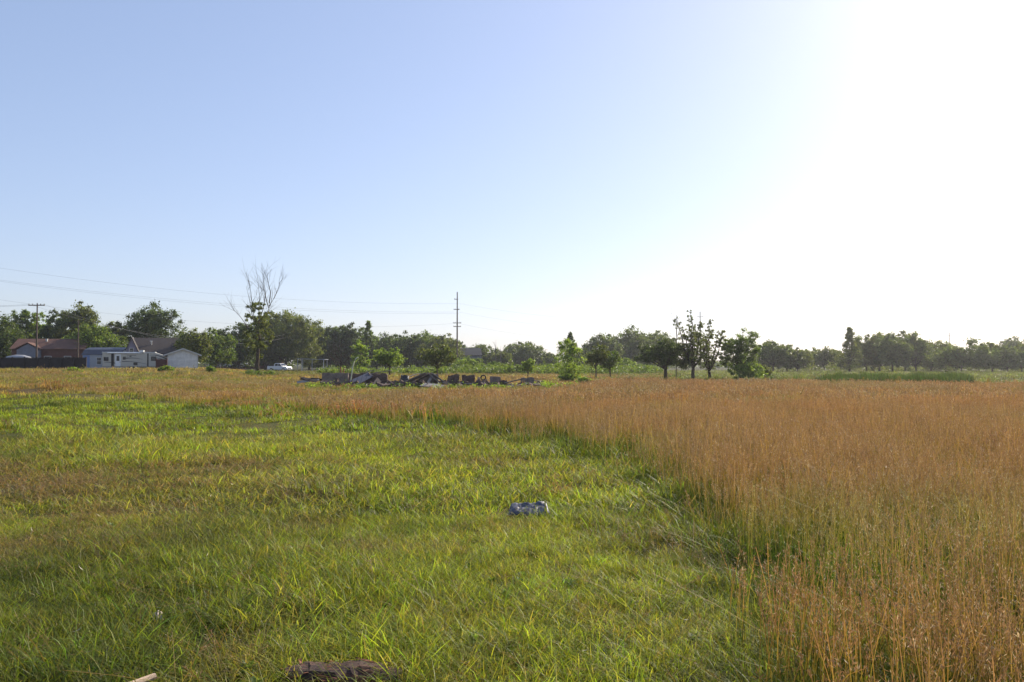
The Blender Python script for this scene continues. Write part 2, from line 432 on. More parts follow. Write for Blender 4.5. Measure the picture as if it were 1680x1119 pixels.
# three sizes of each kind: fine near the viewer, coarser far away
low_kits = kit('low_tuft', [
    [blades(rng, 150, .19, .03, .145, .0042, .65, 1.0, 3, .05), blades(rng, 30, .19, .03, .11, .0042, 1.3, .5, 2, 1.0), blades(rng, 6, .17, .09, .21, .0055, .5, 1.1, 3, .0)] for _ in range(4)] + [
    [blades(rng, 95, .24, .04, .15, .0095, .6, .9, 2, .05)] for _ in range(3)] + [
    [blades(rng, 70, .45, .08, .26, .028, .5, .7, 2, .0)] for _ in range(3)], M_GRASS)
parts = []
def low_layer(d0, d1, dens, lodk, szr, margin=2.0):
    x, y = scatter(rng, d0, d1, dens, margin)
    c, brown, tall = field_colour(x, y)
    keep = rng.uniform(0, 1, len(x)) > tall * .35
    bald = fbm(x / .5, y / .5, 77)
    keep &= ~((bald < .22) & (rng.uniform(0, 1, len(x)) < .8))
    keep &= ~((np.hypot((x + .90) / .36, (y - 4.58) / .20) < 1))
    keep &= ~((np.hypot((x - .19) / .19, (y - 9.75) / .10) < 1))
    x, y, c, tall, brown = x[keep], y[keep], c[keep], tall[keep], brown[keep]
    n = len(x)
    hn = fbm(x / 1.6, y / 1.6, 91)
    px_, t_, e_, f_ = field(x, y)
    eg = np.exp(-((y - e_ - .1 * y) / (.5 + .17 * y)) ** 2) * (px_ > 560)
    s = rng.uniform(szr[0], szr[1], n) * (.36 + 1.25 * hn) * (1 + .30 * eg)
    c = c + (np.array([.085, .135, .022]) - c) * (eg * .55)[:, None]
    sz = s * np.where(tall > .5, 1.25, 1) * (1 - .35 * brown) * (1 + .0 * x)
    c = c * rng.uniform(.58, 1.42, (n, 1)) * (1 + rng.normal(0, .05, (n, 3)))
    idx = rng.integers(lodk[0], lodk[1], n)
    parts.append((np.stack([x, y, ground_z(x, y)], 1), c, np.stack([s * 1.1, s * 1.1, sz], 1), idx))
low_layer(3.4, 9.5, 40, (0, 4), (.85, 1.35), 1.8)
low_layer(9.5, 19, 18, (4, 7), (1.0, 1.5), 2.0)
low_layer(19, 40, 4.2, (7, 10), (.55, .85), 3)
low_layer(40, 80, 1.5, (7, 10), (.8, 1.2), 4)
low_layer(80, 190, .35, (7, 10), (1.3, 2.0), 6)
P = np.concatenate([p[0] for p in parts]); C = np.concatenate([p[1] for p in parts]); Z = np.concatenate([p[2] for p in parts]); I = np.concatenate([p[3] for p in parts])
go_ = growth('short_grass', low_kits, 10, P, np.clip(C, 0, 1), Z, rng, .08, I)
tag(go_, 'short green grass covering the open ground', 'grass', kind='stuff')
print('low tufts', len(P))

def st(n, r, h0, h1, w_, head, hw, sp, nb, bw):
    v, q, t = stalks(rng, n, r, h0, h1, w_, head, hw, sp, lean=.13)
    v2, q2, t2 = blades(rng, nb, r, .14, .50, bw, .28, .6, 3, .18)
    t2 = np.clip(t2, 0, 2) * np.array([.13, .17, .022])
    return [(v, q, t), (v2, q2, t2)]
tall_kits = kit('tall_stalks', [st(22, .23, .42, .92, .0046, .24, .020, 18, 50, .0075) for _ in range(7)] +
                [st(22, .32, .42, .88, .0075, .26, .032, 10, 40, .013) for _ in range(4)] +
                [st(26, .5, .40, .80, .026, .34, .060, 6, 14, .035) for _ in range(4)], M_STALK)
parts = []
def tall_layer(d0, d1, dens, lodk, szr, margin=2.0, pxlo=-160, y0fade=None):
    x, y = scatter(rng, d0, d1, dens, margin, pxlo)
    px, tall, e, far = field(x, y)
    patch = fbm(x / 2.2, y / 3.5, 61)
    keep = rng.uniform(0, 1, len(x)) < np.minimum(1, tall * 1.1) * np.clip(.45 + 1.2 * patch, .5, 1) * (.22 + .78 * sstep(.0, 4.5, (y - e) / (.3 + .06 * y)))
    # dry tufts also stand thinly in the brown corner of the lawn
    c0, brown, _ = field_colour(x, y)
    thin = (brown > .3) & (rng.uniform(0, 1, len(x)) < .16) & (tall < .1)
    keep |= thin
    pas = (px > 380) & (px < 1100) & (y > 38) & (y < 125) & (rng.uniform(0, 1, len(x)) < .5) & ~((y > 50) & (y < 66) & (px > 470) & (px < 1040)& (rng.uniform(0,1,len(x)) < .8))
    keep |= pas
    x, y, thin, tall, patch, px = x[keep], y[keep], thin[keep], tall[keep], patch[keep], px[keep]; pas = pas[keep] & (tall < .5)
    if y0fade: 
        kf = rng.uniform(0, 1, len(x)) < np.clip((y - y0fade[0]) / y0fade[1], 0, 1) * np.clip((y0fade[2] - y) / y0fade[3], 0, 1)
        x, y, thin, tall, patch, px, pas = x[kf], y[kf], thin[kf], tall[kf], patch[kf], px[kf], pas[kf]
    n = len(x)
    hs = .88 * (.78 + .38 * fbm(x / 1.1, y / 1.1, 63)) * rng.uniform(.86, 1.1, n)
    hs = hs * (.9 + .2 * patch); hs = hs * np.where(thin, .34, 1) * (.55 + .45 * sstep(.1, .8, tall) + thin * .3)
    # shorter on the left, where the pasture thins out
    left = 1 - sstep(300, 900, px)
    gap = fbm(x / 3.5, y / 5.0, 83)
    hs = hs * (1 - .42 * left) * (1 - left * .55 * sstep(.48, .36, gap))
    hs = np.where(pas, .36 * rng.uniform(.7, 1.2, n), hs)
    s = rng.uniform(szr[0], szr[1], n)
    tint = fbm(x / 2.7, y / 4.2, 67)[:, None]
    c = np.array([1.02, .98, .93]) * (.80 + .40 * rng.uniform(0, 1, (n, 1))) * (1 + (tint - .5) * np.array([.12, -.10, -.2]) * 2.0)
    gsh = np.clip((.36 - patch) * 5, 0, .5)[:, None]
    c = c * (1 - gsh) + c * np.array([.72, 1.08, .6]) * gsh
    md = np.zeros(n)
    for (mx, my) in ((-27.4, 49.5), (-30.8, 50), (-21.5, 42.5), (-33, 52)): md = np.maximum(md, np.exp(-((x - mx) / 2.4) ** 2 - ((y - my) / 1.3) ** 2))
    c = c * (1 + md[:, None] * np.array([.1, -.28, -.2])); hs = hs * (1 + .5 * md)
    rd = (np.exp(-((y - e_at(px) - 1.6) / 1.4) ** 2) * (px > 320) * (px < 760))[:, None]
    c = c * (1 + rd * np.array([.12, -.06, .05]))
    fy = sstep(9, 30, y)[:, None]; lf = ((1 - sstep(250, 800, px)) * sstep(25, 45, y))[:, None]  # fy: distance haze painted into the stalk tint, paler and less orange far off
    c = c * (1 + fy * np.array([-.05, .07, .10])) * (1 + lf * np.array([.02, .14, .04]))
    idx = rng.integers(lodk[0], lodk[1], n)
    parts.append((np.stack([x, y, ground_z(x, y)], 1), c, np.stack([s, s, hs], 1), idx))
def e_at(px): return np.interp(px, EDGE[:, 0], EDGE[:, 1])
tall_layer(2.6, 14, 21, (0, 7), (.9, 1.2), 2.5, y0fade=(0, .1, 14, 6))
tall_layer(8, 30, 15, (7, 11), (.9, 1.3), 3, y0fade=(8, 6, 30, 8))
tall_layer(22, 60, 2.2, (11, 15), (.9, 1.3), 3, y0fade=(22, 8, 99, 1))
tall_layer(60, 125, .8, (11, 15), (1.4, 2.0), 3, -200)
P = np.concatenate([p[0] for p in parts]); C = np.concatenate([p[1] for p in parts]); Z = np.concatenate([p[2] for p in parts]); I = np.concatenate([p[3] for p in parts])
to_ = growth('tall_grass', tall_kits, 15, P, np.clip(C, 0, 2), Z, rng, np.where(rng.uniform(0, 1, len(P)) < .07, .32, .05) + .12 * sstep(.58, .70, fbm(P[:, 0] / 1.8, P[:, 1] / 2.6, 121)), I)
tag(to_, 'tall reddish brown grass gone to seed', 'grass', kind='stuff')
print('tall tufts', len(P))

# broad-leaved weeds among the short grass
def rosette(rng, n, h, wd):
    Vs = []; 
    a = rng.uniform(0, 2 * pi, n); L = h * rng.uniform(.6, 1.2, n); el = rng.uniform(.3, 1.3, n); z0 = rng.uniform(0, h * .8, n)
    P = []
    for i, (t, w) in enumerate(((0, .15), (.35, 1), (.7, .8), (1, .05))):
        r_ = L * t * np.cos(el) + .01; z = z0 + L * (t * np.sin(el) - .35 * t * t)
        s_ = wd * w * .5
        P.append(np.stack([np.cos(a) * r_ - np.sin(a) * s_, np.sin(a) * r_ + np.cos(a) * s_, z], 1)); P.append(np.stack([np.cos(a) * r_ + np.sin(a) * s_, np.sin(a) * r_ - np.cos(a) * s_, z], 1))
    P = np.stack(P, 1); base = (np.arange(n) * 8)[:, None]
    q = np.concatenate([base + np.array([2 * i, 2 * i + 1, 2 * i + 3, 2 * i + 2]) for i in range(3)], 1)
    t = rng.uniform(.7, 1.3, (n, 1, 1)) * np.ones((1, 8, 3))
    return P.reshape(-1, 3), q.reshape(-1), t.reshape(-1, 3)
wk = kit('weed', [[rosette(rng, 40, .055, .020)] for _ in range(2)] + [[rosette(rng, 90, .07, .014)] for _ in range(2)], M_GRASS)
x, y = scatter(rng, 4, 13, 2.2, 1.0); c, brown, tall = field_colour(x, y)
keep = (rng.uniform(0, 1, len(x)) < sstep(.42, .62, fbm(x / 1.7, y / 1.7, 88))) & (tall < .6); x, y = x[keep], y[keep]; n = len(x)
s = rng.uniform(.5, 1.1, n)
wo = growth('broadleaf_weeds', wk, 4, np.stack([x, y, ground_z(x, y)], 1), np.array([.11, .165, .04]) * rng.uniform(.7, 1.6, (n, 1)), np.stack([s, s, s], 1), rng, .15)
tag(wo, 'small broad leaved weeds mixed into the short grass', 'weeds', kind='stuff')
# scattered seed stems standing out of the short grass
x, y = scatter(rng, 4.2, 24, 15, 1.0); c, brown, tall = field_colour(x, y)
keep = (rng.uniform(0, 1, len(x)) < .03 + .9 * brown + .16 * sstep(.5, .65, fbm(x / 2.1, y / 2.1, 89))) & (tall < .3); x, y = x[keep], y[keep]; n = len(x)
s = rng.uniform(.8, 1.3, n); hs = rng.uniform(.18, .36, n)
sk = kit('seed_stem', [[stalks(rng, 7, .22, .5, .9, .0042, .4, .03, 18, .3)] for _ in range(4)], M_STALK)
so2 = growth('seed_stems', sk, 4, np.stack([x, y, ground_z(x, y)], 1), np.array([.95, .95, .95]) * rng.uniform(.7, 1.2, (n, 1)), np.stack([s, s, hs], 1), rng, .15)
tag(so2, 'thin brownish seed stems standing in the short grass', 'grass', kind='stuff')

# ------------------------------------------------------------------ trees
M_BARK = mat_plain('bark', (.075, .055, .038), .9, var=.35, scale=4, spec=.15, bump=.5)
M_BARKP = mat_plain('pale_bark', (.20, .165, .125), .85, var=.3, scale=4, spec=.15, bump=.3)
def fol(name, c1, c2, tr=.35): return mat_foliage(name, c1, c2, trans=tr, spec=.3, instancer=False, rough=.5, tcol=(1.3, 1.35, .5))
FOL = {
 'dark':  fol('dark_leaves', (.064, .090, .026), (.115, .15, .038), .40),
 'mid':   fol('mid_green_leaves', (.10, .145, .030), (.165, .21, .045), .46),
 'olive': fol('olive_leaves', (.10, .12, .032), (.17, .185, .048), .44),
 'light': fol('light_green_leaves', (.165, .225, .045), (.25, .32, .07), .52),
 'grey':  fol('grey_green_leaves', (.095, .125, .040), (.155, .185, .06), .45),
}
def leaf_cloud(rng, C, R, n_each, size, squash=.8):
    """leaf-sized rhombs spread through clusters; C centres (k,3), R radii (k,)"""
    k = len(C); n = k * n_each
    w_ = np.repeat(np.arange(k), n_each)
    d = rng.normal(0, 1, (n, 3)); d /= np.linalg.norm(d, axis=1)[:, None]
    rr = np.minimum(np.abs(rng.normal(.55, .42, n)), 1.7)
    p = C[w_] + d * (R[w_] * rr)[:, None] * np.array([1, 1, squash])
    a = rng.normal(0, 1, (n, 3)); a /= np.linalg.norm(a, axis=1)[:, None]
    b = np.cross(a, rng.normal(0, 1, (n, 3))); b /= np.linalg.norm(b, axis=1)[:, None]
    L = size * rng.uniform(.55, 1.35, n)[:, None]
    P = np.stack([p - a * L * .55, p + b * L * .30, p + a * L * .55, p - b * L * .30], 1).reshape(-1, 3)
    t = (np.repeat(rng.uniform(.75, 1.28, k), n_each) * rng.uniform(.7, 1.3, n))[:, None] * (1 + rng.normal(0, .06, (n, 3)))
    return P, np.arange(n * 4), np.repeat(t, 4, axis=0)

def finish_tree(name, loc, trunk, P, Q, T, leafmat, label, cat, group, bark, rz=0):
    root = empty(name, loc, rz, label, cat, group)
    if trunk.v: trunk.build('trunk', bark, root, smooth=True)
    np_mesh('crown', P, Q, 4, leafmat, {'tone': ('FLOAT_COLOR', 'POINT', np.c_[np.clip(T, 0, 3), np.ones(len(T))])}, parent=root)
    return root

def tree(px, top, width, d, base_px=None, style='round', mat='mid', label='', seed=0, low=.22, dens=1.0, leaf=None,
         trunk=True, name='tree', cat='tree', group=None, bark=None, clusters=None, lobes=None, zb=None, tr=None):
    """px: bearing, top: height bearing, width: crown width bearing, d: metres away"""
    r = np.random.default_rng(seed + 1000)
    X, Y = bx(px, d), d
    Z0 = gz(X, Y) if zb is None else zb
    H = bz(top, d) - Z0; Wd = width / F * d * (1.30 if style == 'round' and d > 140 else 1.18)
    if style == 'round' and trunk and d > 150: low = low * .5
    if d > 195 and 380 < px < 760: Wd *= 1.22; H *= 1.07; low *= .5
    if d > 155 and px > 1240: Wd *= 1.22; H *= 1.05; dens *= 1.15
    leaf = leaf or max(.16, d * .0019)
    C = []; R = []
    if style == 'round':
        k = clusters or int(22 + 14 * min(3, H * Wd / 40))
        nl = lobes or max(3, int(Wd / 2.4))
        lob = []
        for i in range(nl):                                   # a few big masses of uneven height make the outline
            u = ((i + .5) / nl * 2 - 1) * .62 + r.uniform(-.10, .10)
            lh = H * (1.02 if i == nl // 2 else r.uniform(.86, 1.0) - .16 * abs(u) ** 1.5)
            rx = Wd * r.uniform(.25, .34) * (1.2 if nl <= 3 else 1)
            z0 = H * low * r.uniform(.6, 1.2)
            lob.append((u * (Wd / 2), r.uniform(-.22, .22) * Wd, (z0 + lh) / 2, rx, (lh - z0) / 2))
        k = int(k * 5.5)
        for i in range(k):
            lx, ly, zc, rx, rz = lob[i % nl]
            dv = r.normal(0, 1, 3); dv /= np.linalg.norm(dv); q = r.uniform(.12, 1) ** .45
            cr = min(rx, rz) * r.uniform(.14, .34)
            C.append((lx + dv[0] * (rx - cr * .5) * q, ly + dv[1] * (rx - cr * .5) * q, zc + dv[2] * (rz - cr * .75) * q)); R.append(cr)
    elif style == 'cone':
        k = clusters or 90
        for i in range(k):
            t = (i + r.uniform(0, 1)) / k
            wz = Wd / 2 * (1 - t) ** .8 * (.75 + .25 * min(1, t * 5)); a = r.uniform(0, 2 * pi); q = wz * r.uniform(.3, .9)
            C.append((cos(a) * q, sin(a) * q, H * (low + (1 - low) * t * .97))); R.append(max(.06 * Wd, wz * .30) * r.uniform(.7, 1.2))
    elif style == 'column':                                     # leafy to the ground
        k = clusters or 50
        for i in range(k):
            t = r.uniform(0, 1)
            wz = Wd / 2 * (1 - .55 * t ** 3) * (.55 + .45 * min(1, t * 3.3)); a = r.uniform(0, 2 * pi); q = wz * r.uniform(.2, .95)
            C.append((cos(a) * q, sin(a) * q, H * (low + (1 - low) * t * .96))); R.append(Wd * .13 * r.uniform(.7, 1.25) * (1.1 - .4 * t))
    tb = MB()
    if style == 'sparse':                                       # several upright limbs with thin leaf along them
        nl = lobes or 5
        fork = H * r.uniform(.14, .2)
        if trunk: tb.tube([(0, 0, -.3), (r.uniform(-.1, .1), 0, fork * .5), (0, 0, fork)], [Wd * .035 + .07, Wd * .03 + .05, Wd * .028 + .04], 7)
        for i in range(nl):
            u = (i + .5) / nl * 2 - 1
            hh = H * (1 if i == nl // 2 else r.uniform(.68, .96)); ex = u * Wd * .46; ey = r.uniform(-.3, .3) * Wd
            pts = []
            for j in range(9):
                t = j / 8; pts.append(Vector((ex * t ** .7 + r.normal(0, .05) * t * Wd * .4, ey * t ** .7, fork + (hh - fork) * t)))
            tb.tube(pts, [(.06 + Wd * .012) * (1 - .88 * j / 8) for j in range(9)], 5)
            for j in range(int(60 * H / 8)):
                t = r.uniform(.06, 1) ** .85; q = pts[min(8, int(t * 8))].lerp(pts[min(8, int(t * 8) + 1)], t * 8 % 1)
                sp = Wd * .105 * (1.3 - t)
                c = q + Vector((r.normal(0, sp), r.normal(0, sp), r.normal(0, sp * .5)))
                tb.tube([q, c], [.022, .008], 3, False)
                C.append(tuple(c)); R.append(Wd * .036 * r.uniform(.6, 1.3) * (1.7 - .9 * t))
    elif trunk:
        tr_ = tr or max(.10, H * .026)
        lean = r.uniform(-.05, .05) * H
        zt = H * (low + .28)
        sp = [Vector((lean * t ** 1.5, r.uniform(-.02, .02) * H, -.3 + (zt + .3) * t)) for t in (0, .15, .4, .7, 1)]
        tb.tube(sp, [tr_ * 1.35, tr_, tr_ * .85, tr_ * .7, tr_ * .5], 8)
        order = r.permutation(len(C))[: min(len(C), 20)]
        for i in order:
            c = Vector(C[i]); t = min(.98, max(.35, c.z / H * .8)); s = sp[2].lerp(sp[4], min(1, max(0, (t - .3) / .7)))
            m_ = s.lerp(c, .5) + Vector((r.normal(0, .04) * Wd, r.normal(0, .04) * Wd, r.uniform(-.02, .06) * H))
            tb.tube([s, m_, c], [tr_ * .38, tr_ * .22, .02], 5, False)
    C = np.array(C); R = np.array(R)
    A_ = Wd * H * (1 - low) * .78
    cover = {'round': 5.6, 'cone': 2.6, 'column': 2.9, 'sparse': 1.5}[style] * dens
    n_each = int(max(12, min(600, cover * A_ / (leaf * leaf * .17) / len(C))))
    R = np.maximum(R, leaf * .8)
    P, Q, T = leaf_cloud(r, C, R, n_each, leaf)
    return finish_tree(name, (X, Y, Z0), tb, P, Q, T, FOL[mat], label, cat, group, bark or M_BARK)

G_L = 'trees behind the houses on the left'
G_M = 'trees in the middle of the treeline'
G_R = 'trees along the far side of the field on the right'
# left: behind the houses (distances 150-190 m)
T = tree
T(2, 507, 62, 158, mat='dark', seed=1, low=.1, label='dark leafy tree cut by the left edge of the view, left of the brick house', group=G_L)
T(29, 500, 48, 178, mat='mid', seed=2, label='green tree above the left end of the brick house roof', group=G_L)
T(62, 511, 34, 186, mat='light', seed=3, label='paler green tree directly behind the tall utility pole with a cross arm', group=G_L)
T(90, 503, 40, 180, mat='dark', seed=4, label='dark tree rising behind the brick roof, just right of the cross arm pole', group=G_L)
T(126, 493, 58, 176, mat='olive', seed=5, low=.35, dens=.9, label='tall open tree with sky showing through, above the right end of the brick house', group=G_L)
T(152, 525, 84, 156, mat='mid', seed=6, low=.08, label='broad bushy green tree standing behind the blue shed', group=G_L)
T(188, 522, 42, 184, mat='olive', seed=7, label='small rounded tree between the bushy tree and the house gable', group=G_L)
T(247, 491, 80, 182, mat='dark', seed=8, low=.42, dens=.85, lobes=5, label='tallest dark tree with bare lower limbs, rising over the house roof behind the trailer', group=G_L)
T(319, 535, 56, 149, mat='olive', seed=9, low=.1, label='olive round tree behind the white garage roof', group=G_L)
T(353, 535, 44, 166, mat='mid', seed=10, low=.08, label='bright green tree to the right of the white garage', group=G_L)
T(392, 530, 50, 200, mat='dark', seed=11, low=.05, label='dark tree behind the parked vehicles, left of the half dead tree', group=G_L)
T(437, 512, 40, 228, mat='dark', seed=12, low=.05, label='dark tree directly behind the half dead tree trunk', group=G_M)
T(468, 508, 78, 222, mat='olive', seed=13, low=.14, lobes=5, tr=.45, label='large spreading tree with a visible trunk behind the white pickup', group=G_M)
T(508, 528, 36, 240, mat='dark', seed=14, low=.03, label='dark tree right of the spreading tree, above the left end of the white rail', group=G_M)
T(541, 533, 46, 236, mat='dark', seed=15, low=.03, label='dark tree behind the low open frame shelter', group=G_M)
T(570, 531, 40, 240, mat='dark', seed=16, low=.03, label='dark tree rising behind the leafless thicket', group=G_M)
T(604, 531, 36, 232, mat='mid', seed=17, low=.03, style='cone', label='pointed dark green tree behind the small light green poplar', group=G_M)
T(632, 549, 48, 240, mat='dark', seed=18, low=.03, label='dark tree behind the small round tree left of the ruin', group=G_M)
T(664, 545, 52, 236, mat='dark', seed=19, low=.03, label='wide dark tree behind the middle of the ruin', group=G_M)
T(690, 543, 50, 238, mat='mid', seed=20, low=.03, label='mid green tree behind and left of the thin trunked tree', group=G_M)
T(726, 548, 52, 232, mat='olive', seed=21, low=.03, label='olive tree just left of the tall transmission pole', group=G_M)
T(792, 561, 56, 250, mat='grey', seed=22, low=.05, label='greyish tree right of the far dark roof beside the transmission pole', group=G_M)
T(768, 582, 40, 200, mat='mid', seed=23, low=.05, label='low green bushy tree in front of the far dark roof', group=G_M)
T(822, 573, 30, 225, mat='olive', seed=24, low=.03, label='small tree behind the thin bare snags', group=G_M)
T(859, 557, 72, 262, mat='grey', seed=25, low=.03, lobes=6, label='wide dark tree with a low dome outline behind the sapling', group=G_M)
T(903, 576, 30, 262, mat='grey', seed=26, low=.03, label='small distant tree left of the leafy bright poplar', group=G_M)
for i, (px, top, wd, d, m_, lab) in enumerate([(522, 536, 40, 256, 'dark', 'dark tree in the back row over the left half of the open shelter'), (556, 538, 40, 258, 'mid', 'mid green tree in the back row between two dark ones'),
    (588, 540, 42, 256, 'dark', 'dark tree in the back row left of the pointed one'), (618, 548, 40, 258, 'mid', 'green tree in the back row right of the pointed one'),
    (648, 550, 42, 258, 'olive', 'olive tree in the back row above the small round tree'), (706, 550, 44, 258, 'dark', 'dark tree in the back row behind the thin trunked tree'), (742, 556, 30, 258, 'dark', 'dark tree in the back row touching the transmission pole')]):
    T(px, top, wd, d, mat=m_, seed=300 + i, low=.03, label=lab, group=G_M)
# nearer small trees in the middle
T(590, 556, 30, 140, mat='light', seed=30, low=.08, style='column', label='small light green poplar behind the curved pale pipe', group='small trees near the ruin')
T(639, 566, 46, 112, mat='light', seed=31, low=.34, lobes=4, tr=.11, label='small round light green tree behind the left half of the ruin', group='small trees near the ruin')
T(718, 558, 56, 104, mat='olive', seed=32, low=.30, lobes=4, dens=.75, tr=.09, label='loose round tree on a thin dark trunk behind the ruin', group='small trees near the ruin')
T(866, 587, 20, 92, mat='light', seed=33, low=.35, dens=.5, lobes=2, tr=.05, label='thin sapling standing in the pasture right of the ruin', group='small trees near the ruin')
T(936, 545, 36, 150, mat='dark', seed=34, low=.35, style='cone', dens=.6, label='dark tree with a ragged wind bent tip behind the bright poplar', group='trees at the edge of the pasture')
T(932, 556, 52, 86, mat='light', seed=35, low=.05, style='column', clusters=70, leaf=.15, dens=.75, tr=.07, label='bright leafy poplar with leaves down to the ground, right of the ruin', group='trees at the edge of the pasture')
T(957, 570, 36, 190, mat='dark', seed=36, low=.03, label='low rounded dark tree right behind the bright poplar', group='trees at the edge of the pasture')
# two and three trunk trees, middle right
T(978, 562, 32, 92, mat='olive', seed=37, low=.34, lobes=2, dens=.6, tr=.08, label='small tree on two close thin dark trunks', group='trees at the edge of the pasture')
T(1001, 574, 32, 92, mat='mid', seed=38, low=.34, lobes=2, dens=.55, tr=.08, label='small tree on one thin dark trunk beside the twin trunked one', group='trees at the edge of the pasture')
T(988, 543, 50, 215, mat='grey', seed=39, low=.06, lobes=3, label='grey green tree with a divided top above the twin trunked tree', group=G_M)
T(1038, 533, 66, 225, mat='grey', seed=40, low=.06, lobes=5, label='tall broad dark tree left of the low dense tree', group=G_M)
T(1080, 538, 60, 230, mat='grey', seed=41, low=.05, lobes=4, label='broad dark tree behind the low dense tree', group=G_M)
T(1026, 586, 30, 165, mat='light', seed=42, low=.03, trunk=False, name='bush', cat='bush', label='bright yellow green bush at the foot of the tall broad dark tree')
T(1018, 560, 22, 230, mat='dark', seed=43, low=.03, label='narrow dark tree filling the gap below the tall broad tree', group=G_M)
# nearer row on the right of centre
T(1092, 553, 80, 86, mat='dark', seed=44, low=.30, lobes=5, dens=1.3, leaf=.16, tr=.20, label='low dense dark tree with a flat wide crown and short thick trunk', group='trees in a row at the back of the tall grass')
T(1137, 507, 58, 84, mat='olive', seed=45, style='sparse', lobes=7, dens=1.1, leaf=.115, label='tall sparse tree with thin upright leafy limbs, highest in the row', group='trees in a row at the back of the tall grass')
T(1163, 519, 50, 87, mat='olive', seed=46, style='sparse', lobes=6, dens=1.0, leaf=.115, label='sparse upright tree with spreading thin limbs, second of the sparse pair', group='trees in a row at the back of the tall grass')
T(1214, 535, 62, 86, mat='mid', seed=47, low=.14, lobes=4, dens=.75, leaf=.15, tr=.14, label='fresh green tree with an uneven open top at the right end of the row', group='trees in a row at the back of the tall grass')
T(1228, 588, 48, 84, mat='light', seed=48, low=.02, trunk=False, name='bush', cat='bush', dens=.8, leaf=.15, label='pale green bush spreading at the foot of the fresh green tree')
T(1256, 597, 16, 90, mat='olive', seed=60, low=.1, dens=.4, trunk=True, tr=.04, leaf=.14, name='sapling', cat='sapling', label='small leaning sapling just right of the pale green bush')
# right: far side of the field, 150-190 m
R_ = [(1268, 558, 42, 168, 'grey', 'round', 'rounded dark tree, first to the right of the gap beside the fresh green tree'),
 (1291, 562, 26, 172, 'grey', 'round', 'narrow dark tree leaning on the first rounded tree of the far row'),
 (1308, 571, 28, 170, 'olive', 'round', 'short tree at the right end of the small dark clump'),
 (1332, 571, 30, 205, 'grey', 'round', 'faded distant tree with a flat ragged top beyond the small dark clump'),
 (1352, 569, 30, 190, 'olive', 'round', 'small green tree left of the tall cone shaped tree'),
 (1371, 572, 28, 195, 'grey', 'round', 'low dark tree touching the left side of the tall cone shaped tree'),
 (1394, 540, 36, 165, 'olive', 'cone', 'tall cone shaped tree with a thin tip and sky in its crown'),
 (1421, 550, 34, 172, 'grey', 'round', 'tree just right of the cone shaped tree, lower than the grove'),
 (1442, 543, 36, 172, 'olive', 'round', 'highest left tree of the tall dense grove'),
 (1464, 545, 32, 166, 'grey', 'round', 'slim trunked tree in the middle of the tall dense grove'),
 (1484, 544, 32, 172, 'olive', 'round', 'tree with a bright top at the right part of the tall dense grove'),
 (1503, 548, 26, 168, 'grey', 'round', 'narrow tree with a ragged top ending the tall dense grove'),
 (1527, 556, 38, 174, 'olive', 'round', 'lighter tree lower than the grove on its right side'),
 (1552, 562, 26, 182, 'mid', 'round', 'small tree between the grove and the domed tree'),
 (1577, 556, 56, 160, 'grey', 'round', 'wide domed tree standing alone before the right gap'),
 (1606, 571, 24, 190, 'olive', 'round', 'pale tree glimpsed in the gap right of the domed tree'),
 (1627, 560, 38, 162, 'olive', 'round', 'open crowned tree with a hole of sky, right of the gap'),
 (1653, 566, 32, 160, 'grey', 'round', 'dark tree beside the open crowned one near the right edge'),
 (1676, 562, 34, 164, 'olive', 'round', 'tree cut by the right edge of the view'),
 (1672, 552, 34, 230, 'grey', 'round', 'far taller tree peeping over the one at the right edge'),
 (1712, 560, 44, 164, 'grey', 'round', 'tree just beyond the right edge of the view'),
 (-40, 505, 54, 170, 'mid', 'round', 'tree just beyond the left edge of the view')]
for i, (px, top, wd, d, m_, sty, lab) in enumerate(R_):
    tree(px, top, wd + 3, d, mat=m_, style=sty, seed=70 + i, low=.13 if sty == 'round' else .1, dens=.95, label=lab,
         group=G_R if px > 1000 else G_L, lobes=3 if sty == 'round' and wd < 40 else None)

# far wood and scrub read as one mass
def mass(name, spots, mat, leaf, label, cat, per=40, squash=.7):
    r = np.random.default_rng(hash(name) % 1000 if False else len(name) * 7)
    C = np.array([s[:3] for s in spots]); R = np.array([s[3] for s in spots])
    P, Q, Tn = leaf_cloud(r, C, R, per, leaf, squash)
    o = np_mesh(name, P, Q, 4, FOL[mat], {'tone': ('FLOAT_COLOR', 'POINT', np.c_[np.clip(Tn, 0, 3), np.ones(len(Tn))])})
    return tag(o, label, cat, kind='stuff')
r = np.random.default_rng(5)
sp = []
for i in range(900):
    px = r.uniform(525, 1085); d = r.uniform(128, 150)
    top = 604.5 - 7 * min(1, max(0, (px - 640) / 180)) - 3 * (fbm(np.array([px / 22]), np.array([3.]), 8)[0]) - 3 * r.uniform(0, 1)
    h = max(.3, bz(top, d)) * r.uniform(.35, 1)
    x = bx(px, d); sp.append((x, d, gz(x, d) + h * .6, .55 * h + .15))
mass('shrub_belt', sp, 'mid', .27, 'low green scrub in a belt below the middle trees', 'scrub', 34)
sp = []
for i in range(1300):
    px = r.uniform(-400, 2100); d = r.uniform(330, 420)
    top = 586 + 10 * fbm(np.array([px / 30]), np.array([1.]), 9)[0]
    h = max(1, bz(top, d)) * r.uniform(.2, 1)
    sp.append((bx(px, d), d, h * .75, .3 * h + .8))
mass('distant_wood', sp, 'grey', .9, 'distant low line of woodland behind everything', 'woodland', 40)
sp = []
for i in range(520):
    px = r.uniform(1240, 1720); d = r.uniform(172, 200)
    h = r.uniform(.5, 2.6) * (.4 + fbm(np.array([px / 14]), np.array([2.]), 3)[0])
    sp.append((bx(px, d), d, h * .6, .5 * h + .2))
mass('undergrowth', sp, 'olive', .34, 'undergrowth between the trunks of the far right trees', 'undergrowth', 26)

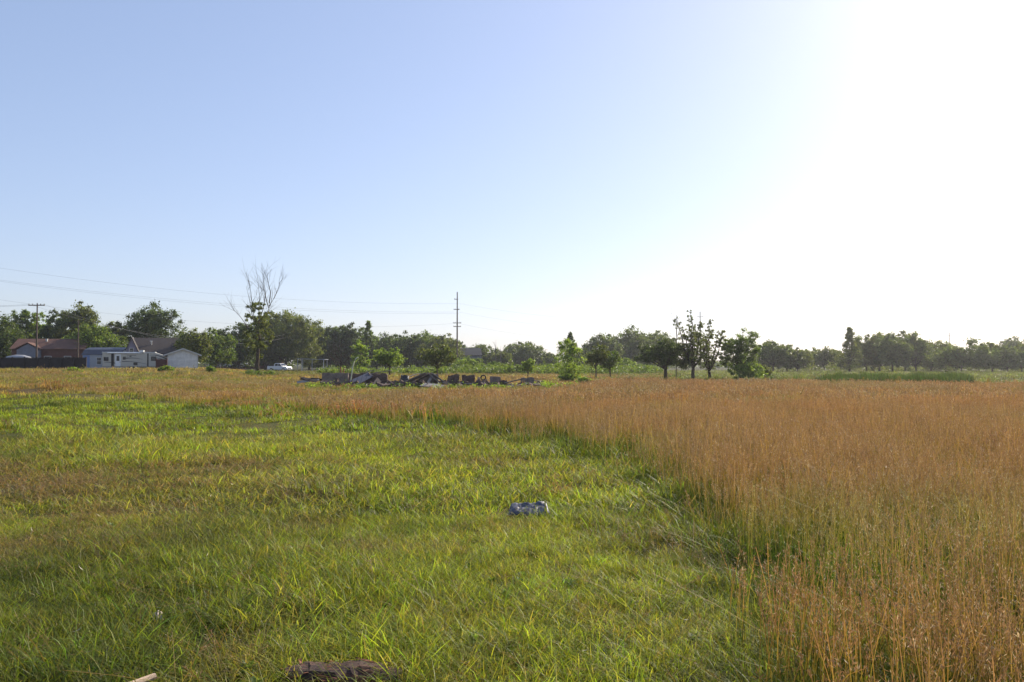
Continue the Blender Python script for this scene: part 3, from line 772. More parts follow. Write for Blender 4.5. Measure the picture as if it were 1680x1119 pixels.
# half dead tree, bare limbs above a leafy middle
def bare(tb, r, p, dirv, L, rad0, depth, tips, seg=5, up=.25, crook=.12):
    n = 5; pts = [p]; d = dirv.normalized(); q = p
    for i in range(n):
        d = (d + Vector((r.normal(0, crook), r.normal(0, crook), r.normal(0, crook * .5) + up * .12))).normalized()
        q = q + d * L / n; pts.append(q)
    tb.tube(pts, [rad0 * (1 - .62 * i / n) for i in range(n + 1)], seg, False)
    tips.append(q)
    if depth <= 0: return
    for k in range(r.integers(2, 4)):
        i = r.integers(2, n + 1); a = r.uniform(0, 2 * pi); s = r.uniform(.35, .75)
        side = Vector((cos(a), sin(a) * .8, r.uniform(.1, .6)))
        bare(tb, r, pts[i], d + side * s, L * r.uniform(.5, .75), rad0 * .48, depth - 1, tips, 4, up, crook)
D = 112.0; X0 = bx(423, D); Z0 = gz(X0, D)
k = D / F
def Pt(px, py, y=0): return Vector((bx(px, D) - X0, y, bz(py, D) - Z0))
r = np.random.default_rng(12); tb = MB(); tips = []
tb.tube([Pt(424, 617) - Vector((0, 0, .3)), Pt(422, 600), Pt(423, 580), Pt(425, 560), Pt(424, 535)], [.32, .25, .22, .2, .17], 9)
limbs = [((424, 555), (412, 520), (405, 492), (398, 468), 1.0), ((425, 540), (432, 520), (440, 500), (443, 478), .9), ((441, 498), (444, 480), (440, 460), (431, 434), -.5),
         ((441, 502), (449, 488), (455, 472), (457, 462), .3), ((424, 540), (424, 510), (424, 485), (421, 455), .2), ((424, 545), (417, 515), (414, 480), (410, 452), -.9),
         ((440, 505), (435, 490), (431, 475), (428, 458), .5), ((423, 560), (406, 538), (392, 520), (380, 508), .6), ((424, 530), (430, 505), (432, 480), (426, 448), .9)]
for li, (a, b, c, e, yy) in enumerate(limbs):
    pts = [Pt(*a, 0), Pt(*b, yy * .5), Pt(*c, yy), Pt(*e, yy * 1.3)]
    tb.tube(pts, [.07, .05, .032, .012], 5, False)
    for m in range(9):
        t = r.uniform(.35, 1) * 3; i = min(2, int(t)); q = pts[i].lerp(pts[i + 1], t - i)
        dv = (pts[i + 1] - pts[i]).normalized() + Vector((r.normal(0, .55), r.normal(0, .5), r.uniform(0, .3)))
        bare(tb, r, q, dv, r.uniform(.9, 2.4), .018, 1, tips, 3)
root = empty('half_dead_tree', (X0, D, Z0), 0, 'half dead tree with bare upper limbs above a leafy middle, left of the white pickup', 'tree')
tb.build('trunk', M_BARK, root, smooth=True)
C, R = [], []
for i in range(135):
    py = r.uniform(492, 588) if i % 3 else r.uniform(520, 575); u = (py - 492) / 96
    wv = 6 + 17 * sin(min(1, u * 1.7) * pi / 2) if u < .65 else 23 - 46 * (u - .65)
    C.append(tuple(Pt(422 + r.uniform(-1, 1) * wv, py, r.uniform(-1.6, 1.6)))); R.append(r.uniform(.18, .42))
P, Q, Tn = leaf_cloud(r, np.array(C), np.array(R), 75, .20)
np_mesh('crown', P, Q, 4, FOL['olive'], {'tone': ('FLOAT_COLOR', 'POINT', np.c_[np.clip(Tn, 0, 3), np.ones(len(Tn))])}, parent=root)
C, R = [], []
for i in range(26): C.append((X0 + r.uniform(-2.2, 2.8), D - 1 + r.uniform(-1, 1), Z0 + r.uniform(.2, .7))); R.append(r.uniform(.3, .5))
mass('weeds', [(*c, q) for c, q in zip(C, R)], 'mid', .16, 'green weeds round the foot of the half dead tree', 'weeds', 60)

def bare_tree(px, top, base, d, lab, seed, n0=5, spread=.5, name='bare_tree', bark=None, trunk_r=.07, group=None, mult=.55):
    r = np.random.default_rng(seed); x = bx(px, d); z = gz(x, d); H = bz(top, d) - z
    root = empty(name, (x, d, z), 0, lab, 'dead tree', group); tb = MB(); tips = []
    tb.tube([(0, 0, -.2), (.05, 0, H * .4), (.1, 0, H * .97)], [trunk_r, trunk_r * .7, .015], 6)
    for i in range(n0):
        bare(tb, r, Vector((.04, 0, H * r.uniform(.05, .7))), Vector((r.uniform(-1, 1) * spread, r.uniform(-1, 1) * spread, 1)), H * mult * r.uniform(.6, 1), trunk_r * .5, 2, tips, 4)
    tb.build('trunk', bark or M_BARKP, root); return root
bare_tree(559, 560, 612, 118, 'leafless grey thicket of a tree behind the left wall of the ruin', 3, 12, .9, bark=M_BARK)
bare_tree(813, 556, 602, 205, 'thin bare snag standing among the trees right of the transmission pole', 4, 2, .3, 'snag', trunk_r=.13, mult=.3)
bare_tree(821, 566, 602, 205, 'shorter thin bare snag beside the taller one', 6, 2, .3, 'snag', trunk_r=.10, mult=.3)
bare_tree(1109, 514, 622, 90, 'bare dead stems poking above the low dense dark tree', 8, 6, .35, trunk_r=.06, mult=.35)

# bushes that can be told apart
for i, (px, top, wd, d, m_, lab) in enumerate([
    (118, 600.5, 22, 88, 'light', 'pale green weed bush poking above the grass below the dark fence'),
    (272, 597, 22, 92, 'light', 'pale flowering weed bush in front of the brown gate'),
    (346, 599, 16, 96, 'light', 'small weed bush right of the white garage wall'),
    (413, 612, 18, 104, 'mid', 'dark low bush at the left foot of the half dead tree'),
    (931, 612, 24, 76, 'mid', 'low green bush at the foot of the bright poplar'),
    (960, 617, 26, 70, 'light', 'low green bush in the grass right of the bright poplar'),
    (740, 590, 28, 165, 'mid', 'green bush at the foot of the transmission pole, on its left'),
    (768, 586, 34, 160, 'light', 'bright green bush at the foot of the transmission pole, on its right'),
    (812, 592, 34, 150, 'mid', 'rounded green bush below the bare snags'),
    (905, 594, 24, 155, 'light', 'pale green bush left of the bright poplar'),
    (850, 598, 30, 130, 'mid', 'low bush behind the sapling')]):
    tree(px, top, wd, d, mat=m_, seed=200 + i, low=.02, trunk=False, name='bush', cat='bush', label=lab, group='bushes in the pasture', leaf=.16, clusters=16, lobes=3)

# reeds by the pond
rng = np.random.default_rng(77)
M_REED = mat_foliage('reed_blade', None, None, trans=.35, spec=.3, rough=.5, tcol=(1.2, 1.3, .5))
reed_kit = kit('reed_clump', [[blades(rng, 90, .45, .75, 1.25, .05, .10, .25, 3, .05)] for _ in range(3)], M_REED)
n = 1500; px = rng.uniform(1262, 1590, n); d = rng.uniform(62, 76, n)
keep = (px > 1385 - 40 * rng.uniform(0, 1, n)) | (rng.uniform(0, 1, n) < .03)
keep &= rng.uniform(0, 1, n) < .25 + 1.4 * (fbm(px / 14, d / 3, 15) - .25)
px, d = px[keep], d[keep]; n = len(px); x = (px - CX) / F * d
c = np.array([.075, .10, .032]) * rng.uniform(.7, 1.3, (n, 1)); s = rng.uniform(.6, .95, n)
o = growth('reeds', reed_kit, 3, np.stack([x, d, ground_z(x, d)], 1), c, np.stack([s, s, s * (.45 + .95 * fbm(px / 9, d / 2, 3))], 1), rng, .05)
tag(o, 'dark green reeds in a low strip beyond the tall grass', 'reeds', kind='stuff')
# white flowers at the back edge of the tall grass
def fl(rng):
    v, q, t = stalks(rng, 16, .3, .55, .95, .02, .25, .07, 8)
    return [(v, q, np.full_like(t, .5))]
fk = kit('white_flower', [fl(rng) for _ in range(2)], M_STALK)
n = 24; px = rng.normal(1215, 30, n); d = rng.uniform(58, 68, n); x = (px - CX) / F * d
o = growth('white_flowers', fk, 2, np.stack([x, d, ground_z(x, d)], 1), np.tile([.95, .9, .8], (n, 1)), np.tile([.8, .8, .62], (n, 1)) * rng.uniform(.6, 1.1, (n, 1)), rng, .1)
tag(o, 'whitish seed heads at the foot of the sparse trees', 'wildflowers', kind='stuff')

# ------------------------------------------------------------------ materials for built things
def mat_brick(name, c1, c2, mortar, sx=2.6):
    N = NT(name); tc = N.n('ShaderNodeTexCoord').outputs['Object']
    mp = N.n('ShaderNodeMapping', {0: tc}); mp.inputs['Rotation'].default_value = (pi / 2, 0, 0)
    b = N.n('ShaderNodeTexBrick', {'Vector': mp.outputs[0], 'Color1': (*c1, 1), 'Color2': (*c2, 1), 'Mortar': (*mortar, 1), 'Scale': sx, 'Mortar Size': .02})
    nz = N.noise(tc, 2, 5)
    c = N.mix(N.n('ShaderNodeMapRange', {0: nz.outputs[0], 1: .3, 2: .7, 3: 0, 4: .5}).outputs[0], b.outputs[0], [v * .6 for v in c1])
    return N.done(N.n('ShaderNodeBsdfPrincipled', {'Base Color': c, 'Roughness': .9, 'Specular IOR Level': .2}).outputs[0])
def mat_lined(name, col, dark, pitch, axis='z', rough=.7, width=.08):
    """boards, laps, shingle rows or corrugation: dark gap every pitch metres"""
    N = NT(name); tc = N.n('ShaderNodeTexCoord').outputs['Object']
    sx = N.n('ShaderNodeSeparateXYZ', {0: tc}); o = sx.outputs[{'x': 0, 'y': 1, 'z': 2}[axis]]
    f = N.n('ShaderNodeMath', {0: o, 1: pitch}, operation='DIVIDE').outputs[0]
    f = N.n('ShaderNodeMath', {0: f}, operation='FRACT').outputs[0]
    f = N.n('ShaderNodeMath', {0: f, 1: width}, operation='LESS_THAN').outputs[0]
    nz = N.noise(tc, 1.5, 6, .7)
    c = N.mix(N.n('ShaderNodeMapRange', {0: nz.outputs[0], 1: .3, 2: .7}).outputs[0], [v * .75 for v in col], [min(1, v * 1.15) for v in col])
    c = N.mix(f, c, dark)
    return N.done(N.n('ShaderNodeBsdfPrincipled', {'Base Color': c, 'Roughness': rough, 'Specular IOR Level': .3}).outputs[0])
def mat_glass(name='window_glass', col=(.02, .025, .03)):
    N = NT(name); return N.done(N.n('ShaderNodeBsdfPrincipled', {'Base Color': (*col, 1), 'Roughness': .08, 'Specular IOR Level': .6}).outputs[0])
M_BRICK = mat_brick('red_brick', (.17, .065, .045), (.12, .05, .038), (.22, .18, .15))
M_SHBROWN = mat_lined('brown_shingle', (.14, .068, .046), (.12, .07, .05), .28, 'z', .72)
M_SHDARK = mat_lined('dark_shingle', (.055, .043, .038), (.05, .042, .04), .26, 'z', .72)
M_SIDING = mat_lined('pale_siding', (.76, .73, .68), (.22, .23, .25), .22, 'z', .6, .1)
M_SIDEDK = mat_lined('grey_siding', (.20, .21, .25), (.09, .10, .12), .2, 'z', .7, .1)
M_TRIM = mat_plain('white_trim', (.50, .49, .46), .55, var=.08)
M_BLUE = mat_plain('blue_metal', (.13, .20, .38), .45, var=.12)
M_PALEB = mat_plain('pale_metal', (.30, .32, .35), .5, var=.12)
M_TIN = mat_lined('ribbed_tin', (.085, .09, .115), (.04, .045, .055), .3, 'x', .4, .15)
M_WOODD = mat_lined('dark_fence_boards', (.045, .036, .034), (.012, .010, .010), .15, 'x', .9, .1)
M_WOODR = mat_lined('red_brown_boards', (.11, .045, .038), (.03, .015, .012), .16, 'x', .85, .1)
M_POLE = mat_plain('weathered_pole', (.13, .095, .07), .9, var=.3, scale=2)
M_WIRE = mat_plain('wire_metal', (.12, .12, .13), .5, metal=.3)
M_GL = mat_glass()
M_WHITE = mat_plain('white_paint', (.78, .78, .77), .25, var=.04, spec=.6)
M_CREAM = mat_plain('cream_fibreglass', (.52, .48, .40), .35, var=.06)
M_BLACK = mat_plain('black_rubber', (.02, .02, .02), .8)
M_DGREY = mat_plain('charcoal_paint', (.05, .05, .055), .5)
M_CHROME = mat_plain('bright_metal', (.6, .6, .6), .25, metal=.9, var=.05)
M_REDL = mat_plain('red_lens', (.4, .02, .02), .3)
M_CONC = mat_plain('old_concrete', (.22, .175, .145), .95, var=.45, scale=2.2, spec=.15, bump=.8)
M_CONC2 = mat_plain('sooty_concrete', (.13, .092, .076), .95, var=.5, scale=2.5, spec=.15, bump=.8)
M_CPALE = mat_plain('pale_slab', (.25, .235, .225), .9, var=.3, scale=2)
M_BOARD = mat_plain('grey_board', (.24, .20, .17), .9, var=.4, scale=5)
M_BOARDD = mat_plain('charred_board', (.065, .05, .045), .9, var=.4, scale=5)
M_PIPE = mat_plain('pale_plastic', (.55, .55, .38), .6, var=.1)
M_ROAD = mat_plain('worn_asphalt', (.10, .09, .095), .95, var=.3, scale=1)

def gable(mb, w, l, z0, z1, ov=.35, th=.12, endov=.3, ax='x'):
    """two roof slabs; ridge runs along x (length l), span w along y"""
    s = (z1 - z0) / (w / 2); d = ov * s
    for sg in (-1, 1):
        pr = [(0, z1), (sg * (w / 2 + ov), z0 - d), (sg * (w / 2 + ov), z0 - d - th), (0, z1 - th)]
        if ax == 'x': mb.prism(pr if sg < 0 else pr[::-1], -l / 2 - endov, l / 2 + endov, axis='x')
        else: mb.prism(pr, -l / 2 - endov, l / 2 + endov, axis='y')
def window(root, x, y, z, w, h, frame, bars=True, th=.05):
    """window on a wall that faces -y"""
    m = MB(); t = .09
    m.box(x - w / 2 - t, x + w / 2 + t, y - th, y, z + h, z + h + t); m.box(x - w / 2 - t, x + w / 2 + t, y - th - .03, y, z - t, z)
    m.box(x - w / 2 - t, x - w / 2, y - th, y, z, z + h); m.box(x + w / 2, x + w / 2 + t, y - th, y, z, z + h)
    if bars: m.box(x - w / 2, x + w / 2, y - th + .01, y - .005, z + h / 2 - .03, z + h / 2 + .03)
    o = m.build('window', frame, root)
    MB().box(x - w / 2, x + w / 2, y - .02, y - .006, z + .001, z + h - .001).build('pane', M_GL, o)
    return o

# --- brick house on the left
d = 150; X = bx(70, d); Z = 0.74; wL = bx(128, d) - bx(12, d); zr = bz(555, d) - Z; ze = bz(571, d) - Z
h = empty('brick_house', (X, d + 4, Z), rad(12), 'low red brick house with a brown shingle roof at the far left', 'house')
m = MB(); m.prism([(-3.9, 0), (3.9, 0), (3.9, ze), (0, zr - .15), (-3.9, ze)][::-1], -wL / 2 + .4, wL / 2 - .4, axis='x'); m.build('wall', M_BRICK, h)
m = MB(); gable(m, 7.8, wL - .9, ze, zr); rf = m.build('roof', M_SHBROWN, h)
MB().box(-1.2, -.9, -1.2, -.9, zr - .75, zr - .02).build('vent_pipe', M_TRIM, rf)
# front gabled bay
bxx = bx(44, d) - X; bw = bx(64, d) - bx(26, d)
m = MB(); m.prism([(bxx - bw / 2 + .3, 0), (bxx + bw / 2 - .3, 0), (bxx + bw / 2 - .3, ze - .35), (bxx, ze + .72), (bxx - bw / 2 + .3, ze - .35)], -5.4, -3.92); m.build('bay', M_SIDEDK, h)
m = MB()
for sg in (-1, 1):
    m.prism([(bxx, ze + .95), (bxx + sg * bw / 2, ze - .15), (bxx + sg * bw / 2, ze - .30), (bxx, ze + .80)], -5.65, -2.4)
m.build('bay_roof', M_SHBROWN, h)
for (px, w_) in ((70, 1.0), (100, 1.0)): window(h, bx(px, d) - X, -3.9, 1.0, w_, 1.25, M_TRIM)
m = MB(); x_ = bx(58, d) - X; m.box(x_ - .45, x_ + .45, -5.47, -5.42, .1, 2.1); dr = m.build('door', M_TRIM, h)
MB().box(x_ + .3, x_ + .36, -5.53, -5.47, 1.0, 1.1).build('handle', M_CHROME, dr)
m = MB(); xa = bx(86, d) - X; xb = bx(110, d) - X; m.box(xa, xb, -5.6, -5.53, .9, 1.05)
for i in range(7): m.box(xa + (xb - xa) * i / 6 - .04, xa + (xb - xa) * i / 6 + .04, -5.6, -5.53, 0, .9)
m.build('porch_rail', M_TRIM, h)

# --- second house with dark roof, steep front gable
d = 146; Z = .74; X = bx(255, d); xl = bx(203, d) - X; xr = bx(303, d) - X; zr = bz(553, d) - Z; ze = bz(580, d) - Z
h = empty('dark_roofed_house', (X, d + 5, Z), rad(20), 'house with a wide dark shingle roof behind the travel trailer', 'house')
cxh = (xl + xr) / 2
def shift(mb, dx): mb.v = [v + Vector((dx, 0, 0)) for v in mb.v]; return mb
m = MB(); m.prism([(-5, 0), (5, 0), (5, ze), (0, zr - .15), (-5, ze)][::-1], xl + .4, xr - .4, axis='x'); m.build('wall', M_SIDEDK, h)
m = MB(); gable(m, 10, xr - xl - .6, ze, zr); shift(m, cxh); rf = m.build('roof', M_SHDARK, h)
m = MB(); xv = bx(231, d) - X; m.tube([(xv, -2.2, zr - 2.2), (xv, -2.2, zr - .7)], .14, 8); m.box(xv - .24, xv + .24, -2.44, -1.96, zr - .7, zr - .6); m.build('flue_pipe', M_CHROME, rf)
gxc = bx(204, d) - X; gw = bx(217, d) - bx(191, d); gt = bz(554, d) - Z; ge = ze - .4
m = MB(); m.prism([(gxc - gw / 2 + .2, 0), (gxc + gw / 2 - .2, 0), (gxc + gw / 2 - .2, ge + .2), (gxc, gt - .2), (gxc - gw / 2 + .2, ge + .2)], -6.6, -4.98); m.build('gable_wall', mat_plain('lilac_grey_paint', (.22, .20, .26), .7), h)
m = MB()
for sg in (-1, 1): m.prism([(gxc, gt + .05), (gxc + sg * (gw / 2 + .1), ge - .1), (gxc + sg * (gw / 2 + .1), ge - .32), (gxc, gt - .17)], -6.9, -3.0)
m.build('gable_roof', M_SHDARK, h)
window(h, bx(268, d) - X, -5.0, 1.1, .9, 1.1, M_TRIM)
window(h, gxc, -6.6, ge + .4, .5, .8, M_TRIM)
# --- white garage
d = 134; Z = .74; xl, xr = bx(277, d), bx(323, d); X = (xl + xr) / 2; w_ = xr - xl; zp = bz(571.5, d) - Z; ze = bz(581, d) - Z
h = empty('garage', (X, d, Z), rad(24), 'white sided garage with a gable end facing the field, right of the trailer', 'garage')
MB().prism([(-w_ / 2, 0), (w_ / 2, 0), (w_ / 2, ze + .1), (0, zp - .15), (-w_ / 2, ze + .1)], 0, 7).build('wall', M_SIDING, h)
m = MB()
for sg in (-1, 1): m.prism([(0, zp), (sg * (w_ / 2 + .55), ze - .12), (sg * (w_ / 2 + .55), ze - .3), (0, zp - .18)], -.25, 7.3)
m.build('roof', M_SHDARK, h)
m = MB()
for sg in (-1, 1): m.prism([(0, zp + .02), (sg * (w_ / 2 + .57), ze - .11), (sg * (w_ / 2 + .57), ze - .33), (0, zp - .22)], -.31, -.253)
m.build('barge_board', M_TRIM, h)
for s_ in (-1, 1): MB().box(s_ * w_ / 2 - .06, s_ * w_ / 2 + .06, -.05, -.003, 0, ze).build('corner_board', M_TRIM, h)
# brown gate beside the garage
d = 131; X = bx(270, d); h = empty('gate', (X, d, .74), 0, 'dark red brown board gate between the trailer and the white garage', 'gate')
w2 = (bx(288, d) - bx(262, d)) / 2
MB().box(-w2, w2 - .9, 0, .05, 0, 1.65).build('board_panel', M_WOODR, h)
for s_ in (-w2 - .06, w2 - .84): MB().box(s_ - .06, s_ + .06, -.03, .09, -.3, 1.8).build('post', M_WOODR, h)
# --- gambrel shed
d = 144; Z = .74; xl = bx(143, d); x1 = bx(156, d); xr = bx(214, d); zp = bz(570, d) - Z; ze = bz(576, d) - Z
h = empty('shed', ((xl + xr) / 2, d, Z), rad(-14), 'blue and white metal shed with a barn roof left of the travel trailer', 'shed')
L = (xr - xl) / 2 + .1; wd = 1.7
pr = [(-wd, 0), (wd, 0), (wd, ze - .6), (wd * .62, zp - .45), (0, zp - .1), (-wd * .62, zp - .45), (-wd, ze - .6)]
MB().prism(pr[::-1], -L, L, axis='x').build('wall', M_PALEB, h)
MB().box(-L - .03, -L - .003, -wd * .9, 0, 0, ze - .6).build('door', M_BLUE, h)
MB().box(-L * .96, -L * .62, -wd - .03, -wd - .003, 0, ze - .7).build('side_panel', M_BLUE, h)
m = MB()
for sg in (-1, 1):
    m.prism([(0, zp), (sg * wd * .65, zp - .38), (sg * wd * .65, zp - .46), (0, zp - .08)], -L - .15, L + .15, axis='x')
    m.prism([(sg * wd * .652, zp - .39), (sg * (wd + .12), ze - .6), (sg * (wd + .12), ze - .68), (sg * wd * .652, zp - .47)], -L - .15, L + .15, axis='x')
m.build('roof', M_TIN, h)
window(h, -L * .12, -wd, .9, .8, 1.1, M_TRIM)

# --- travel trailer
d = 132; Z = .70; X0_, X1_ = bx(168, d), bx(262, d); Lr = (X1_ - X0_) * 1.09; zt = bz(578.5, d) - Z
h = empty('travel_trailer', (X0_, d, Z), rad(17), 'long cream travel trailer with dark swoosh stripes parked between the shed and the white garage', 'trailer')
pr = [(0, .55), (Lr - .9, .55), (Lr - .15, .72), (Lr, 1.45), (Lr - .25, 2.0), (Lr - 1.0, zt - .35), (Lr - 2.0, zt - .02), (0, zt)]
bd = MB().prism(pr, 0, 2.4).build('body', M_CREAM, h, bevel=.05)
MB().box(-.05, Lr - 2.1, -.06, 2.46, zt + .003, zt + .10).build('roof_edge', M_WHITE, h)
MB().cyl((Lr * .33, -.12, zt - .06), .09, Lr * .52, 'x').build('awning_roll', M_WHITE, h)
MB().box(Lr * .13, Lr * .17, -.012, -.003, .56, zt - .12).build('corner_strip', M_BLACK, h)
MB().box(Lr * .665, Lr * .685, -.012, -.003, .56, zt - .12).build('seam_strip', M_BLACK, h)
MB().box(Lr * .55, Lr * .61, -.30, 1.2, zt + .105, zt + .38).build('air_conditioner', M_WHITE, h)
dr = MB().box(Lr * .19, Lr * .27, -.03, -.003, .62, zt - .28).build('door', M_WHITE, h)
MB().box(Lr * .208, Lr * .252, -.045, -.032, 1.45, zt - .5).build('door_window', M_GL, dr)
MB().box(Lr * .258, Lr * .264, -.06, -.032, 1.2, 1.32).build('handle', M_BLACK, dr)
for (a, b, z0, z1) in ((.30, .345, 1.65, 2.1), (.46, .52, .78, 1.2), (.72, .80, 1.45, 2.15), (.02, .09, 1.45, 2.05), (.40, .43, 2.1, 2.3)):
    w1 = MB().box(Lr * a, Lr * b, -.03, -.003, z0, z1).build('window', M_GL, h)
def swoosh(x0, z0, x1, z1, w0, w1, n=10, bow=.12):
    m = MB()
    for i in range(n):
        t, t2 = i / n, (i + 1) / n
        f = lambda t: (Lr * (x0 + (x1 - x0) * t), z0 + (z1 - z0) * t + bow * sin(pi * t), w0 + (w1 - w0) * t)
        a, b = f(t), f(t2)
        m.quad((a[0], -.009, a[1] - a[2] / 2), (b[0], -.009, b[1] - b[2] / 2), (b[0], -.009, b[1] + b[2] / 2), (a[0], -.009, a[1] + a[2] / 2))
    m.build('stripe', M_DGREY, h)
swoosh(.33, 1.85, .60, 1.70, .16, .03); swoosh(.29, 1.38, .66, .95, .10, .04); swoosh(.36, 2.22, .50, 2.30, .07, .05, bow=.02)
swoosh(.70, 2.35, .96, 1.75, .05, .18, bow=.22); swoosh(.72, 1.95, .965, 1.35, .05, .13, bow=.2); swoosh(.03, 1.25, .19, 1.1, .05, .14, bow=.06)
swoosh(.74, 1.5, .95, .98, .04, .10, bow=.15)
for x_ in (.42, .49):
    wl = MB().cyl((Lr * x_ + .1, .15, .34), .34, .22).build('wheel', M_BLACK, h)
    MB().cyl((Lr * x_ + .1, .03, .34), .19, .04).build('rim', M_CHROME, wl)
m = MB(); m.tube([(Lr - .3, .9, .6), (Lr + 1.1, 1.2, .5)], .05, 5); m.tube([(Lr - .3, 1.5, .6), (Lr + 1.1, 1.2, .5)], .05, 5); m.tube([(Lr + .9, 1.2, .5), (Lr + .9, 1.2, -.1)], .04, 5); m.build('hitch', M_DGREY, h)

# --- dark board fence, far left, with a covered boat behind
d = 122; xa, xb = bx(-60, d), bx(142, d)
h = empty('board_fence', (xa, d, .72), 0, 'dark wooden board fence in front of the brick house at the far left', 'fence')
MB().box(0, xb - xa, 0, .04, 0, 1.82).build('board_panel', M_WOODD, h)
for i in range(11): MB().box((xb - xa) * i / 10 - .06, (xb - xa) * i / 10 + .06, -.13, -.003, -.3, 1.98).build('post', M_WOODD, h)
MB().box(0, xb - xa, -.09, -.005, 1.84, 1.90).build('top_rail', M_WOODD, h)
d = 138; X = bx(30, d)
h = empty('covered_boat', (X, d, .74), 0, 'long pale covered boat showing above the dark fence in front of the brick house', 'boat')
m = MB(); L = 2.1
for i in range(12):
    pass
secs = [(-L, .15, 1.5, 1.9), (-L * .8, .9, 1.1, 2.2), (-L * .2, 1.05, .95, 2.42), (L * .45, 1.05, .95, 2.38), (L * .85, .9, 1.05, 2.15), (L, .75, 1.15, 1.95)]
n0 = 0; prof = []
for (x_, hw, zb_, zt_) in secs:
    ring = [(-hw, 1.7), (-hw * .55, zt_ - .1), (0, zt_), (hw * .55, zt_ - .1), (hw, 1.7), (hw * .7, zb_ + .15), (0, zb_ - .1), (-hw * .7, zb_ + .15)]
    for (yy, zz) in ring: m.v.append(Vector((x_, yy, zz)))
for i in range(len(secs) - 1):
    for k_ in range(8):
        q = (k_ + 1) % 8; m.f.append((i * 8 + k_, i * 8 + q, (i + 1) * 8 + q, (i + 1) * 8 + k_))
m.f.append(tuple(range(7, -1, -1))); m.f.append(tuple(range(40, 48)))
m.build('hull_cover', mat_plain('pale_tarpaulin', (.34, .34, .35), .6, var=.1), h, smooth=True)
MB().tube([(-L - 1.2, 0, .5), (L * .7, 0, .6)], .06, 6).tube([(L * .3, -.9, .32), (L * .3, .9, .32)], .05, 6).tube([(L * .3, 0, .4), (L * .3, 0, .9)], .08, 6).tube([(-L * .5, 0, .5), (-L * .5, 0, 1.0)], .06, 6).build('trailer_frame', M_CHROME, h)
for s_ in (-.9, .9): MB().cyl((L * .3, s_, .32), .32, .2).build('wheel', M_BLACK, h)

# --- vehicles
def pickup(loc, rz, label, paint, L=5.6, group=None, cap=False):
    h = empty('pickup_truck', loc, rz, label, 'pickup truck', group); W = .98
    # x forward; body sides
    low_ = [(-L / 2, .55), (-L / 2 + .12, .42), (L / 2 - .15, .38), (L / 2, .55), (L / 2 - .02, .74), (L / 2 - .25, 1.08), (L / 2 - 1.35, 1.16), (-L / 2, 1.16)]
    m = MB(); m.prism(low_, -W, W); m.build('body', paint, h, bevel=.05)
    xa_, xb_ = -.95, 1.35
    if cap: xa_ = -L / 2 + .1
    c = [(xa_, 1.165), (xb_, 1.165), (xb_ - .75, 1.80), (xa_ + .25, 1.82)]
    m = MB(); n = len(m.v)
    for yy, k_ in ((-W + .04, 0), (W - .04, 0)):
        for (u, z) in c:
            m.v.append(Vector((u, yy * (1 if z < 1.5 else .86), z)))
    m.f = [(3, 2, 1, 0), (4, 5, 6, 7), (0, 1, 5, 4), (1, 2, 6, 5), (2, 3, 7, 6), (3, 0, 4, 7)]
    m.build('cab', paint, h, bevel=.04)
    def yy(z): return (W - .04) * (1 - .14 * (z - 1.165) / .645)
    for sg in (-1, 1):
        z0, z1 = 1.24, 1.72; n_ = 'side_window'
        for (a, b, a2, b2) in ((.25, 1.12, .30, .66), (-.70, .15, -.55, .18)):
            m = MB(); e = .012
            m.quad((a, sg * (yy(z0) + e), z0), (b, sg * (yy(z0) + e), z0), (b2, sg * (yy(z1) + e), z1), (a2, sg * (yy(z1) + e), z1)); m.build(n_, M_GL, h)
    m = MB(); f1 = lambda z: xb_ - .75 * (z - 1.165) / .635 + .015
    m.quad((f1(1.22), -.80, 1.22), (f1(1.22), .80, 1.22), (f1(1.74), .74, 1.74), (f1(1.74), -.74, 1.74)); m.build('windscreen', M_GL, h)
    m = MB(); m.quad((xa_ + .02, -.7, 1.25), (xa_ + .02, .7, 1.25), (xa_ + .2, .62, 1.70), (xa_ + .2, -.62, 1.70)); m.v = [v + Vector((-.02, 0, 0)) for v in m.v]; m.build('rear_window', M_GL, h)
    MB().box(L / 2 - .04, L / 2 + .03, -.55, .55, .66, .93).build('grille', M_DGREY, h)
    for sg in (-1, 1):
        MB().box(L / 2 - .06, L / 2 + .04, sg * .62, sg * .93, .72, .72).build('headlight', M_CHROME, h)
        MB().box(-L / 2 - .03, -L / 2 + .05, sg * .80, sg * .95, .75, 1.1).build('tail_light', M_REDL, h)
        MB().box(1.02, 1.14, sg * (W + .01), sg * (W + .2), 1.2, 1.36).build('mirror', M_DGREY, h)
    MB().box(L / 2 - .03, L / 2 + .12, -.95, .95, .40, .60).build('front_bumper', M_CHROME, h)
    MB().box(-L / 2 - .12, -L / 2 + .02, -.92, .92, .42, .60).build('rear_bumper', M_CHROME, h)
    for x_ in (-L / 2 + 1.15, L / 2 - .98):
        for sg in (-1, 1):
            w_ = MB().cyl((x_, sg * .88, .38), .38, .25).build('wheel', M_BLACK, h)
            MB().cyl((x_, sg * 1.01, .38), .21, .03).build('rim', M_CHROME, w_)
    return h
dd = 192; zz = gz(bx(459, dd), dd)
pickup((bx(459, dd), dd, zz), rad(-22), 'white pickup truck facing right, parked in the open right of the half dead tree', M_WHITE, 5.4)
dd = 205; pickup((bx(387, dd), dd, .74), rad(-4), 'white pickup truck on the drive left of the half dead tree, partly hidden by grass', M_WHITE, 5.6)
M_NAVY = mat_plain('dark_blue_paint', (.05, .07, .13), .3, spec=.6)
dd = 214; pickup((bx(366, dd), dd, .74), rad(-70), 'dark vehicle with a raised cap parked behind the left end of the far white pickup', M_NAVY, 5.2, cap=True)

# --- drive
m = MB(); m.quad((bx(322, 150), 150, .975 + .004), (bx(470, 200), 196, .35), (bx(462, 215), 214, .35), (bx(322, 165), 168, .74))
